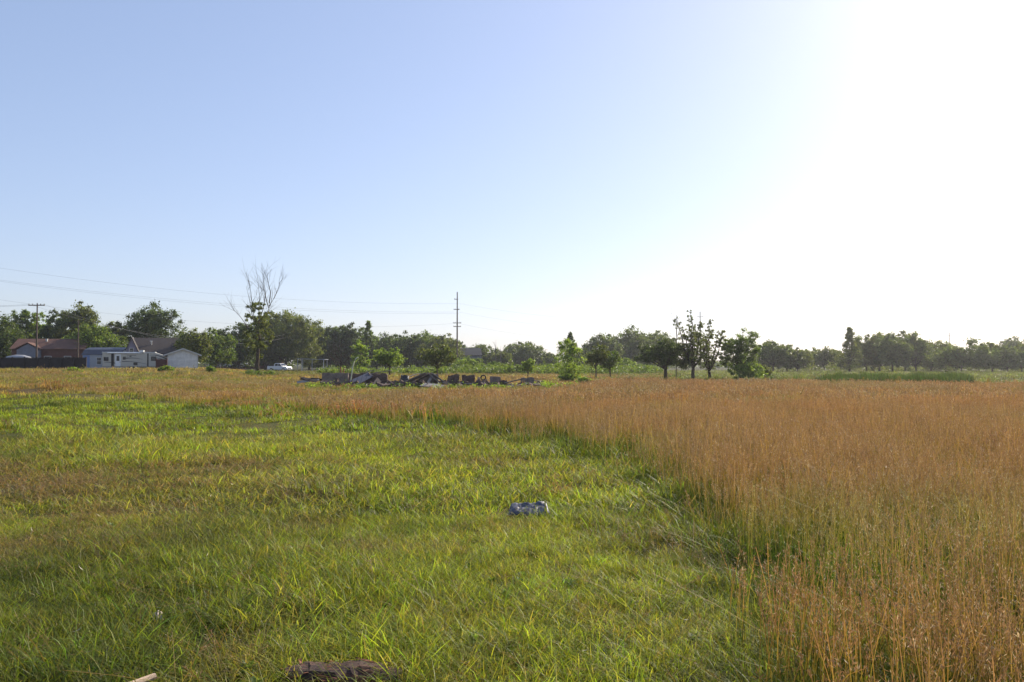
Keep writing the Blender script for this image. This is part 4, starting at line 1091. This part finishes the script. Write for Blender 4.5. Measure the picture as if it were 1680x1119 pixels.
# laid on the ground by sampling its height
m = MB(); na = 30
for i in range(na):
    for (da_, db_) in ((0, 0),):
        pass
def strip(name, pts, w, mat, lab):
    m = MB(); P_ = []
    for i in range(len(pts) - 1):
        a, b = Vector(pts[i]), Vector(pts[i + 1]); k_ = 14
        for j in range(k_): P_.append(a.lerp(b, j / k_))
    P_.append(Vector(pts[-1]))
    for i, p in enumerate(P_):
        t = (P_[min(i + 1, len(P_) - 1)] - P_[max(i - 1, 0)]).normalized(); nn = Vector((-t.y, t.x))
        for s_ in (-1, -.33, .33, 1):
            q = p + nn * w / 2 * s_; m.v.append(Vector((q.x, q.y, gz(q.x, q.y) + .03)))
    for i in range(len(P_) - 1):
        for j in range(3): m.f.append((i * 4 + j, i * 4 + j + 1, i * 4 + 5 + j, i * 4 + 4 + j))
    o = m.build(name, mat); return tag(o, lab, 'road', kind='structure')
strip('drive', [(bx(318, 196), 192), (bx(400, 200), 200), (bx(520, 200), 202)], 7.5, M_ROAD, 'grey drive behind the half dead tree')

# low rail fence and open shelter in the middle distance
d = 188; h = empty('rail_fence', (bx(324, d), d, gz(bx(324, d), d)), 0, 'low pale rail fence running right from the white garage', 'fence')
Lf = bx(362, d) - bx(324, d)
for z_ in (.75, .35): MB().box(0, Lf, -.04, .04, z_, z_ + .12).build('rail', M_CPALE, h)
for i in range(4): MB().box(Lf * i / 3 - .06, Lf * i / 3 + .06, -.10, -.045, 0, 1.0).build('post', M_CPALE, h)
d = 175; X = bx(488, d); L_ = bx(532, d) - X; zt_ = bz(589, d); z0_ = gz(X, d)
h = empty('open_shelter', (X, d, z0_), 0, 'low open frame shelter with a thin pale roof edge in front of the dark trees', 'shelter')
zt_ -= z0_
m = MB(); m.box(-.1, L_ + .1, -.2, 3.6, 0, .09, Matrix.Translation((0, 0, zt_)) @ Matrix.Rotation(rad(1.6), 4, 'Y')); m.build('roof', M_PALEB, h)
for x_ in (.05, L_ * .2, L_ * .55, L_ - .15):
    MB().box(x_ - .05, x_ + .05, -.05, .05, -.1, zt_ - x_ * .028).build('post', M_PALEB, h)
for x_ in (.05, L_ - .15): MB().box(x_ - .05, x_ + .05, 3.3, 3.4, -.1, zt_ - x_ * .028).build('post', M_PALEB, h)
# far dark roofed building beside the transmission pole
d = 240; X = bx(768, d); h = empty('far_house', (X, d, 0), rad(8), 'far house with a dark blue grey roof among the trees right of the transmission pole', 'house')
zr, ze = bz(571, d), bz(582, d)
MB().prism([(-3.5, 0), (3.5, 0), (3.5, ze), (0, zr - .2), (-3.5, ze)][::-1], -3.4, 3.4, axis='x').build('wall', M_SIDEDK, h)
m = MB(); gable(m, 7, 6.6, ze, zr); m.build('roof', mat_plain('slate_roof', (.04, .042, .05), .9), h)
window(h, 0, -3.5, 1.2, 1.2, 1.2, M_TRIM)
for (px, dd, lab) in ((385, 232, 'red brown house half hidden behind the parked vehicles'), (435, 236, 'brick house glimpsed behind the trunk of the half dead tree')):
    X = bx(px, dd); h = empty('brick_house', (X, dd, .3), 0, lab, 'house')
    MB().prism([(-3.5, 0), (3.5, 0), (3.5, 2.7), (0, 4.1), (-3.5, 2.7)][::-1], -4, 4, axis='x').build('wall', M_BRICK, h)
    m = MB(); gable(m, 7, 7.6, 2.85, 4.3); m.build('roof', M_SHDARK, h)
    for x_ in (-2, 1.5): window(h, x_, -3.5, 1.0, 1.1, 1.1, M_TRIM)

# --- poles and wires
def pole(name, px, top, d, label, arms=(), r0=.16, zb=None, xy=None):
    X, Y = (bx(px, d), d) if xy is None else xy
    z = gz(X, Y) if zb is None else zb; H = bz(top, d) - z if xy is None else top
    h = empty(name, (X, Y, z), 0, label, 'utility pole')
    MB().tube([(0, 0, -.5), (0, 0, H * .5), (0, 0, H)], [r0, r0 * .8, r0 * .55], 9).build('post', M_POLE, h)
    for (zf, l, r_, one) in arms:
        zz_ = zf - z
        a = MB().box(-l if not one else -l, r_, -.20, -.10, zz_ - .07, zz_ + .07).build('cross_arm', M_POLE, h)
        for x_ in ((-l + .08, r_ - .08, -l * .5, r_ * .5) if not one else (-l + .08,)):
            MB().tube([(x_, -.15, zz_ + .07), (x_, -.15, zz_ + .24)], [.05, .07], 6).build('insulator', M_CHROME, a)
    return h
dP = 205; P1 = (bx(750, dP), dP)
zt = lambda py: bz(py, dP)
ARMS = [(zt(491), .7, .25, True), (zt(508), .85, .55, False), (zt(530), .95, .95, False), (zt(536), .9, .9, False)]
pole('transmission_pole', 750, 479, dP, 'tall thin transmission pole with four short cross arms in the middle of the treeline', ARMS, .22)
dP2 = 290; zt2 = lambda py: bz(py, dP2)
pole('transmission_pole', 1149, 511, dP2, 'faded transmission pole seen between the two sparse upright trees', [(zt2(520), 1.1, 1.1, False), (zt2(532), 1.2, 1.2, False), (zt2(546), 1.2, 1.2, False)], .24)
P0 = (bx(-260, 150), 150.0); z0 = 23.0
pole('transmission_pole', 0, z0, 150, 'transmission pole beyond the left edge of the view', [(20.5, .7, .25, True), (18.7, .85, .55, False), (15.6, .95, .95, False), (14.8, .9, .9, False)], .22, xy=P0)
dU = 128; PU = (bx(60, dU), dU)
pole('utility_pole', 60, 497.5, dU, 'wooden utility pole with a wide cross arm in front of the brick house', [(bz(501, dU), 1.25, 1.2, False)], .16)
pole('utility_pole', 128, 525, 126, 'shorter plain pole without a cross arm at the right end of the dark fence', (), .13)
pole('utility_pole', 1558, 545, 300, 'faint distant pole rising above the trees right of the dense grove', [(bz(551, 300), 1.0, 1.0, False)], .18)
def wire(a, b, sag, lab, r_=.018):
    a, b = Vector(a), Vector(b); n = 24
    pts = [a.lerp(b, t / n) - Vector((0, 0, 4 * sag * (t / n) * (1 - t / n))) for t in range(n + 1)]
    o = MB().tube(pts, r_, 4).build('power_line', M_WIRE)
    return tag(o, lab, 'wire', 'overhead wires')
# heights chosen so that the spans hang as seen
for (pyl, pym, dx, sag, lab) in ((447, 498, 0.3, 3.1, 'topmost wire running from the left edge to the transmission pole'),
        (465, 512, -.8, 2.7, 'upper of the two close wires in the middle of the span on the left'),
        (469, 514, .5, 2.9, 'lower of the two close wires in the middle of the span on the left'),
        (500, 531, -.9, 4.0, 'lowest wire arriving at the left of the transmission pole')):
    # height at the hidden pole from the slope at the left edge
    zL = bz(pyl, 163) + 1.2
    wire((P0[0] + dx, P0[1], zL + sag * .9), (P1[0] + dx, P1[1], zt(pym)), sag, lab, .011)
for (pa, pb, s_, lab) in ((498, 520, 2.5, 'topmost wire to the right of the transmission pole'), (512, 532, 3, 'middle wire to the right of the transmission pole'), (531, 546, 3.5, 'lowest wire to the right of the transmission pole')):
    wire((P1[0] + .5, P1[1], zt(pa)), (bx(1149, dP2), dP2, zt2(pb)), s_, lab, .011)
for (dx, py0, lab) in ((-1.17, 488, 'short wire from the left edge to the left end of the wide cross arm'), (1.12, 492, 'short wire from the left edge to the right end of the wide cross arm')):
    wire((bx(-420, dU), dU + 3, bz(py0 - 30, dU)), (PU[0] + dx, PU[1] - .15, bz(499.5, dU)), 1.6, lab, .012)
zU = bz(499.5, dU)
for (dx, py1, s_, lab) in ((-1.17, 545, 4.2, 'wire sagging right from the left end of the wide cross arm'), (1.12, 549, 4.6, 'wire sagging right from the right end of the wide cross arm')):
    wire((PU[0] + dx, PU[1] - .15, zU), (bx(505, 225), 225, bz(py1 - 6, 225)), s_, lab, .012)

# ------------------------------------------------------------------ the ruin
DR = 63.0
def chunk(w, dp, h, seed, jag=.06, nx_=7, nz_=5):
    """rough block with a broken top edge and uneven faces"""
    r = np.random.default_rng(seed); m = MB(); n = len(m.v)
    xs = np.linspace(-w / 2, w / 2, nx_ + 1); zs = np.linspace(0, h, nz_ + 1)
    topj = r.normal(0, jag * .6, nx_ + 1)
    F_ = {}
    for s_ in (0, 1):
        for i, x in enumerate(xs):
            for j, z in enumerate(zs):
                e = jag * .35
                F_[s_, i, j] = len(m.v)
                m.v.append(Vector((x + r.normal(0, e), (-dp / 2 if s_ == 0 else dp / 2) + r.normal(0, e), z + (topj[i] if j == nz_ else r.normal(0, e * .5)))))
    for i in range(nx_):
        for j in range(nz_):
            m.f.append((F_[0, i, j], F_[0, i + 1, j], F_[0, i + 1, j + 1], F_[0, i, j + 1]))
            m.f.append((F_[1, i + 1, j], F_[1, i, j], F_[1, i, j + 1], F_[1, i + 1, j + 1]))
        m.f.append((F_[0, i, nz_], F_[0, i + 1, nz_], F_[1, i + 1, nz_], F_[1, i, nz_])); m.f.append((F_[0, i + 1, 0], F_[0, i, 0], F_[1, i, 0], F_[1, i + 1, 0]))
    for j in range(nz_):
        m.f.append((F_[1, 0, j], F_[0, 0, j], F_[0, 0, j + 1], F_[1, 0, j + 1])); m.f.append((F_[0, nx_, j], F_[1, nx_, j], F_[1, nx_, j + 1], F_[0, nx_, j + 1]))
    return m
G_RU = 'broken walls of the ruin'
def wall(p0, p1, top, d, lab, seed, mat=None, jag=.07, rz=0, dp=.22, cap=False):
    xa_, xb_ = bx(p0, d), bx(p1, d); X = (xa_ + xb_) / 2; z = gz(X, d) - .1
    o = chunk(xb_ - xa_, dp, bz(top, d) - z, seed, jag, max(5, int((xb_ - xa_) / .25))).build('wall_fragment', mat or M_CONC, None)
    o.location = (X, d, z); o.rotation_euler = (0, 0, rad(rz)); return tag(o, lab, 'broken wall', G_RU)
wall(529, 572, 612, 64, 'low grey wall stub at the left end of the ruin, beside the curved pipe', 1, jag=.05, rz=2)
wall(571, 634, 612.5, 65.5, 'long low wall behind the leaning metal sheet', 2, M_CONC2, jag=.05)
wall(604, 636, 614, 62.5, 'stained wall just right of the leaning metal sheet', 3, M_CONC2, jag=.10, rz=-6)
wall(690, 719.5, 613, 62, 'square wall block behind the fallen slanting boards', 4, jag=.04)
wall(735, 754, 615, 61, 'brown wall block with a chipped top right of the pale slab', 5, M_CONC2, jag=.09)
wall(758, 779, 615.5, 62, 'dark level topped wall block in the middle right of the ruin', 6, M_CONC2, jag=.03)
wall(804, 821, 617.5, 62, 'small square wall block right of the old tyre', 7, jag=.04)
wall(819, 832, 623, 61.5, 'low wall block stepping down to the right of the small square one', 8, M_CONC2, jag=.05)
wall(855, 876, 619.5, 62, 'lone grey wall block at the right end of the ruin', 9, jag=.05, rz=5)
wall(719, 737, 624.5, 63, 'low dark wall piece between the two square blocks', 10, M_CONC2, jag=.06)
wall(752, 805, 626.5, 61.2, 'low crumbled wall base below the level topped block', 11, M_CONC2, jag=.10)
wall(634, 692, 627, 62.6, 'low crumbled wall base in the middle of the ruin', 12, M_CONC2, jag=.14)
def board(name, a, b, w, th, mat, lab, cat='board', group=None, roll=0):
    """flat plank from a to b (px, py, d)"""
    A = Vector((bx(a[0], a[2]), a[2], bz(a[1], a[2]))); B = Vector((bx(b[0], b[2]), b[2], bz(b[1], b[2])))
    for p in (A, B): p.z = max(p.z, gz(p.x, p.y) + .04)
    dv = (B - A); L = dv.length; M = dv.to_track_quat('X', 'Z').to_matrix().to_4x4(); M = M @ Matrix.Rotation(roll, 4, 'X')
    r = np.random.default_rng(int(a[0] * 7 + a[1])); m = MB(); n = 8
    for i in range(n + 1):
        x = L * i / n; e = .3 * th
        for (yy_, z_) in ((-w / 2, 0), (w / 2, 0), (w / 2, th), (-w / 2, th)): m.v.append(M @ Vector((x + (r.normal(0, .03) if i in (0, n) else 0), yy_ + r.normal(0, w * .02), z_ + .04 * L * .25 * sin(pi * i / n))))
    for i in range(n):
        for k_ in range(4): q = (k_ + 1) % 4; m.f.append((i * 4 + k_, i * 4 + q, i * 4 + 4 + q, i * 4 + 4 + k_))
    m.f.append((3, 2, 1, 0)); m.f.append((n * 4, n * 4 + 1, n * 4 + 2, n * 4 + 3))
    o = m.build(name, mat); o.location = A; return tag(o, lab, cat, group)
G_B = 'fallen boards in the ruin'
board('metal_sheet', (576, 630, 61.0), (609, 614.5, 62.6), .62, .02, M_TIN, 'blue grey metal sheet leaning against the left part of the ruin', 'metal sheet', roll=rad(30))
board('metal_sheet', (613, 634, 61.0), (622, 623, 61.8), .40, .02, M_BOARDD, 'small dark metal sheet leaning right of the larger one', 'metal sheet', roll=rad(55))
board('slab', (692, 632, 58.8), (735, 636, 58.0), .7, .05, M_CPALE, 'pale flat slab lying in front of the slanting boards', 'slab', roll=rad(14))
board('plank', (600, 616, 64), (642, 608.5, 63), .18, .05, M_BOARD, 'long thin plank jutting up to the right from the top of the long low wall', 'plank', G_B)
board('plank', (596, 613, 65), (614, 608, 65), .14, .05, M_BOARD, 'short plank poking up behind the long thin one', 'plank', G_B)
board('plank', (832, 628.5, 61), (856, 623, 61.5), .16, .07, M_BOARDD, 'thin dark plank bridging to the lone block at the right end', 'plank', G_B)
board('plank', (876, 625, 61.5), (890, 626.5, 61), .3, .05, M_BOARDD, 'dark plank end lying right of the lone grey block', 'plank', G_B)
for i, (a, b, lab) in enumerate([((664, 629, 60.6), (697, 614.5, 61.6), 'long grey board leaning on the left of the square block'),
        ((676, 630, 60.4), (706, 614, 61.7), 'grey board leaning across the face of the square block, left of the split'),
        ((699, 633, 60.3), (712, 614, 61.7), 'steep board standing at the split in the middle of the leaning pile'),
        ((733, 631, 60.3), (709, 614, 61.7), 'board slanting down to the right in front of the square block'),
        ((724, 632, 60.4), (704, 615, 61.6), 'second board slanting down to the right, nearer the split'),
        ((656, 623, 61.0), (690, 613, 61.8), 'thin board crossing the top left of the leaning pile')]):
    board('plank', a, b, .42 if i not in (2, 5) else .2, .04, M_BOARD if i != 1 else mat_plain('brown_board', (.17, .13, .10), .9, var=.4, scale=5), lab, 'plank', G_B, roll=rad((-40, -35, 20, 40, 35, 0)[i]))
for i, (a, b, lab) in enumerate([((488, 628, 60.5), (524, 623, 61), 'pale grey board lying lowest in the small pile left of the ruin'),
        ((491, 618, 60.8), (500, 624, 60.9), 'short dark board sticking up left in the small pile left of the ruin'),
        ((494, 621, 61), (520, 626, 60.6), 'dark board across the small pile left of the ruin'),
        ((511, 622, 61), (530, 624, 61.2), 'dark board at the right end of the small pile left of the ruin')]):
    board('plank', a, b, .34, .05, (M_CPALE, M_BOARDD, M_BOARDD, M_BOARDD)[i], lab, 'plank', 'boards in the small pile left of the ruin', roll=rad((20, 0, 25, -20)[i]))
# curved pipe
D_ = 62.0; pts = [Vector((bx(a, D_), D_, bz(b, D_))) for a, b in ((574.5, 632), (576, 622), (577.5, 612), (579, 602), (581, 594), (584, 588.5), (588, 586))]
o = MB().tube(pts, [.045] * 6 + [.03], 8).build('pipe', M_PIPE, None, smooth=True); tag(o, 'thin pale yellowish pipe standing bent over at the left of the ruin', 'pipe')
# two leaning rusty stakes
for i, (a, b, lab) in enumerate((((559, 602), (561, 614), 'left rusty stake standing behind the left wall stub'), ((564, 605), (563, 614), 'right rusty stake standing behind the left wall stub'))):
    o = MB().tube([(bx(a[0], 66), 66, bz(a[1], 66)), (bx(b[0], 66), 66, bz(628, 66))], .05, 6).build('stake', mat_plain('rusty_iron', (.30, .13, .05), .9), None); tag(o, lab, 'stake')
# old tyre ring
m = MB(); seg = 20; R0 = .17
for i in range(seg):
    a = 2 * pi * i / seg
    for k_ in range(8):
        t = 2 * pi * k_ / 8; q = R0 + .045 * cos(t); m.v.append(Vector((cos(a) * q, .07 * sin(t), sin(a) * q)))
for i in range(seg):
    for k_ in range(8): m.f.append((i * 8 + k_, ((i + 1) % seg) * 8 + k_, ((i + 1) % seg) * 8 + (k_ + 1) % 8, i * 8 + (k_ + 1) % 8))
o = m.build('tyre', M_BLACK, None, smooth=True); o.location = (bx(793, 61), 61, bz(619.5, 61)); o.rotation_euler = (rad(8), 0, rad(20)); tag(o, 'old black tyre standing on edge on the crumbled wall base', 'tyre')
o = chunk(.5, .4, .55, 33, .08, 4, 4).build('concrete_lump', M_DGREY, None); o.location = (bx(664, 61), 61, bz(628, 61)); tag(o, 'dark lump sticking up in the middle of the ruin left of the slanting boards', 'rubble block')
# small rubble as one mass
r = np.random.default_rng(44); m = MB()
for i in range(230):
    px = r.uniform(528, 885); 
    if 835 < px < 853 and r.uniform() < .8: continue
    dd = r.uniform(58.8, 63.5); x = bx(px, dd); s_ = abs(r.normal(.11, .09)) + .04; z = gz(x, dd) + r.uniform(-.03, .32) * (px < 800)
    M = Matrix.Translation((x, dd, z)) @ Matrix.Rotation(r.uniform(0, 3), 4, 'Z') @ Matrix.Rotation(r.uniform(-.7, .7), 4, 'X') @ Matrix.Rotation(r.uniform(-.7, .7), 4, 'Y')
    c_ = chunk(s_ * r.uniform(1, 3.5), s_ * r.uniform(.5, 1.5), s_ * r.uniform(.4, 1.2), i, .03, 2, 2)
    n0 = len(m.v); m.v += [M @ v for v in c_.v]; m.f += [tuple(n0 + q for q in f) for f in c_.f]
o = m.build('rubble', M_CONC2); tag(o, 'loose broken rubble strewn along the foot of the ruin', 'rubble', kind='stuff')
m = MB()
for i in range(60):
    px = r.uniform(600, 870); dd = r.uniform(58.6, 61); x = bx(px, dd); L = r.uniform(.15, .9)
    a = r.uniform(0, pi); M = Matrix.Translation((x, dd, gz(x, dd) + r.uniform(.03, .35))) @ Matrix.Rotation(a, 4, 'Z') @ Matrix.Rotation(r.uniform(-.6, .6), 4, 'Y')
    m.box(-L / 2, L / 2, -.04, .04, -.015, .015, M)
o = m.build('splinters', M_CPALE); tag(o, 'pale splinters and scraps scattered through the ruin', 'debris', kind='stuff')

# ------------------------------------------------------------------ small things in the near grass
# crumpled blue grey plastic
def cloth(name, X, Y, w, dp, hgt, seed, mat, lab, cat, rz=0, tiltx=0):
    n, k_ = 26, 16; xs = np.linspace(-1, 1, n); ys = np.linspace(-1, 1, k_); A, B = np.meshgrid(xs, ys, indexing='ij')
    z = hgt * (.35 + .65 * np.abs(fbm(A * 3.4 + seed, B * 2.6, seed) * 2 - 1) * 1.6) * (1 - .5 * B * 0) + hgt * .5 * np.maximum(0, A) * .8 + tiltx * (B + 1) / 2
    edge = np.maximum(np.abs(A), -B); z = z * (1 - sstep(.8, 1.0, edge) * .8) + .02
    xx = A * w / 2 * (1 + .45 * (fbm(B * 2.3, A, seed) - .5)); yy = B * dp / 2 * (1 + .9 * (fbm(A * 2.6, B, seed + 3) - .5))
    V = np.stack([xx.ravel(), yy.ravel(), z.ravel()], 1); ii, jj = np.meshgrid(np.arange(n - 1), np.arange(k_ - 1), indexing='ij'); b0 = (ii * k_ + jj).ravel()
    Q = np.stack([b0, b0 + k_, b0 + k_ + 1, b0 + 1], 1).ravel()
    o = np_mesh(name, V, Q, 4, mat); o.location = (X, Y, gz(X, Y)); o.rotation_euler = (0, 0, rz)
    so_ = o.modifiers.new('s', 'SOLIDIFY'); so_.thickness = .006
    return tag(o, lab, cat)
M_PLAS = mat_plain('blue_grey_fabric', (.085, .09, .125), .5, var=.45, scale=9, spec=.4)
cloth('plastic_sheet', .19, 9.7, .46, .24, .06, 3, M_PLAS, 'crumpled blue grey plastic sheet lying in the green grass near the centre', 'plastic sheet', rad(4), .07)
# dark rotten log
m = MB(); r = np.random.default_rng(9); seg = 14; nn = 18; L = .62
for i in range(nn + 1):
    x = -L / 2 + L * i / nn; rr = .10 * (1 + .07 * sin(i * .7) + r.normal(0, .04)) * (1 - .35 * abs(x / (L / 2)) ** 4)
    for k_ in range(seg):
        a = 2 * pi * k_ / seg; q = rr * (1 + .45 * (fbm(np.array([k_ * 1.7]), np.array([i * .16]), 5)[0] - .5) + r.normal(0, .05))
        m.v.append(Vector((x + r.normal(0, .006), cos(a) * q * 1.15, sin(a) * q * .8)))
for i in range(nn):
    for k_ in range(seg): q = (k_ + 1) % seg; m.f.append((i * seg + k_, i * seg + q, (i + 1) * seg + q, (i + 1) * seg + k_))
m.f.append(tuple(range(seg - 1, -1, -1))); m.f.append(tuple(nn * seg + k_ for k_ in range(seg)))
N = NT('rotten_wood'); tc = N.n('ShaderNodeTexCoord').outputs['Object']; mp = N.n('ShaderNodeMapping', {0: tc}); mp.inputs['Scale'].default_value = (2.5, 22, 22)
nz = N.noise(mp.outputs[0], 1.6, 8, .75)
c = N.ramp(nz.outputs[0], [(.35, (.018, .012, .010)), (.52, (.075, .035, .024)), (.64, (.22, .085, .04)), (.75, (.36, .22, .13))])
p = N.n('ShaderNodeBsdfPrincipled', {'Base Color': c, 'Roughness': .85}); b = N.n('ShaderNodeBump', {'Height': nz.outputs[0], 'Strength': 1.0, 'Distance': .02}); N.t.links.new(b.outputs[0], p.inputs['Normal'])
o = m.build('rotten_log', N.done(p.outputs[0])); o.location = (-.90, 4.63, .03); o.rotation_euler = (0, 0, rad(-6)); o.scale = (1, 1, .62); logo = o; tag(o, 'dark rotten log with red brown splits lying in the grass at the bottom edge', 'log')
for i in range(26):
    x0 = r.uniform(-.33, .30); y0 = r.uniform(-.13, .12); L_ = r.uniform(.05, .22); z0_ = r.uniform(-.02, .085)
    M = Matrix.Translation((x0, y0, z0_)) @ Matrix.Rotation(r.normal(0, .5), 4, 'Z') @ Matrix.Rotation(r.normal(0, .25), 4, 'Y') @ Matrix.Rotation(r.uniform(-1, 1), 4, 'X')
    m = MB(); w_ = r.uniform(.008, .03)
    for j in range(5):
        for s_ in (-1, 1): m.v.append(M @ Vector((L_ * j / 4 - L_ / 2, s_ * w_ / 2 * (1 - .5 * abs(j - 2) / 2 + r.normal(0, .15)), r.normal(0, .004))))
    for j in range(4): m.f.append((2 * j, 2 * j + 1, 2 * j + 3, 2 * j + 2))
    so_ = m.build('bark_strip', mat_plain('red_bark', (.20, .075, .04), .85, var=.5, scale=14) if i == 0 else bpy.data.materials['red_bark'], logo); md_ = so_.modifiers.new('s', 'SOLIDIFY'); md_.thickness = .004
# pale stick, bottom left
M_STICK = mat_plain('pale_wood', (.50, .36, .25), .8, var=.35, scale=20)
m = MB(); a, b = Vector((-2.08, 4.08, .07)), Vector((-1.83, 4.42, .10)); m.tube([a - (b - a) * .2, a, a.lerp(b, .5), b], [.022, .026, .022, .016], 7)
o = m.build('broken_branch', M_STICK, None); tag(o, 'pale broken branch end lying in the grass at the bottom left', 'branch')
# red and white scrap
cloth('paper_scrap', bx(272, 5.7), 5.62, .06, .05, .03, 8, mat_plain('red_white_paper', (.75, .55, .48), .6, var=.5, scale=30), 'small pinkish white paper scrap in the grass above the pale branch', 'litter', rad(30), .03)
# grass blades leaning over the log are part of the lawn; a few dry curled leaves
m = MB(); r = np.random.default_rng(31)
for i in range(420):
    d = r.uniform(4.6, 16); px = r.uniform(-20, 1230) if d > 8 else r.uniform(-20, 1200); x = bx(px, d); L = r.uniform(.02, .07); w_ = L * r.uniform(.03, .08)
    M = Matrix.Translation((x, d, gz(x, d) + r.uniform(.05, .17))) @ Matrix.Rotation(r.uniform(0, 6.3), 4, 'Z') @ Matrix.Rotation(r.uniform(-1.1, 1.1), 4, 'Y') @ Matrix.Rotation(r.uniform(-1, 1), 4, 'X')
    n0 = len(m.v)
    for k_ in range(5):
        t = k_ / 4; ww = w_ * sin(pi * min(.95, max(.06, t)))
        for s_ in (-1, 1): m.v.append(M @ Vector(((t - .5) * L, s_ * ww / 2, .25 * L * (t - .5) ** 2 * 2)))
    for k_ in range(4): m.f.append((n0 + 2 * k_, n0 + 2 * k_ + 1, n0 + 2 * k_ + 3, n0 + 2 * k_ + 2))
o = m.build('dry_leaves', mat_plain('bleached_leaf', (.46, .40, .28), .45, var=.3, scale=1, spec=.4)); tag(o, 'bleached dry blades and leaves lying in the short grass', 'dead leaves', kind='stuff')

r = np.random.default_rng(91); sp = []
for i in range(240):
    px = r.uniform(505, 1010); dd = r.uniform(57.5, 61) if i % 3 else r.uniform(61, 66); x = bx(px, dd); hh = r.uniform(.08, .42) * (.5 + fbm(np.array([px / 25]), np.array([1.]), 4)[0])
    sp.append((x, dd, gz(x, dd) + hh * .5, hh * .9))
mass('ruin_weeds', sp, 'light', .12, 'green weeds growing along the foot of the ruin', 'weeds', 46)
# ------------------------------------------------------------------ thin haze in the air
N = NT('thin_haze'); v = N.n('ShaderNodeVolumePrincipled', {'Color': (.95, .96, 1, 1), 'Density': .00022, 'Anisotropy': .65})
o_ = N.t.nodes.new('ShaderNodeOutputMaterial'); N.t.links.new(v.outputs[0], o_.inputs['Volume'])
hz_ = MB().box(-1700, 1700, -1700, 1700, -1.6, 32).build('haze', N.m); tag(hz_, 'thin bright haze over the field', 'haze', kind='stuff')
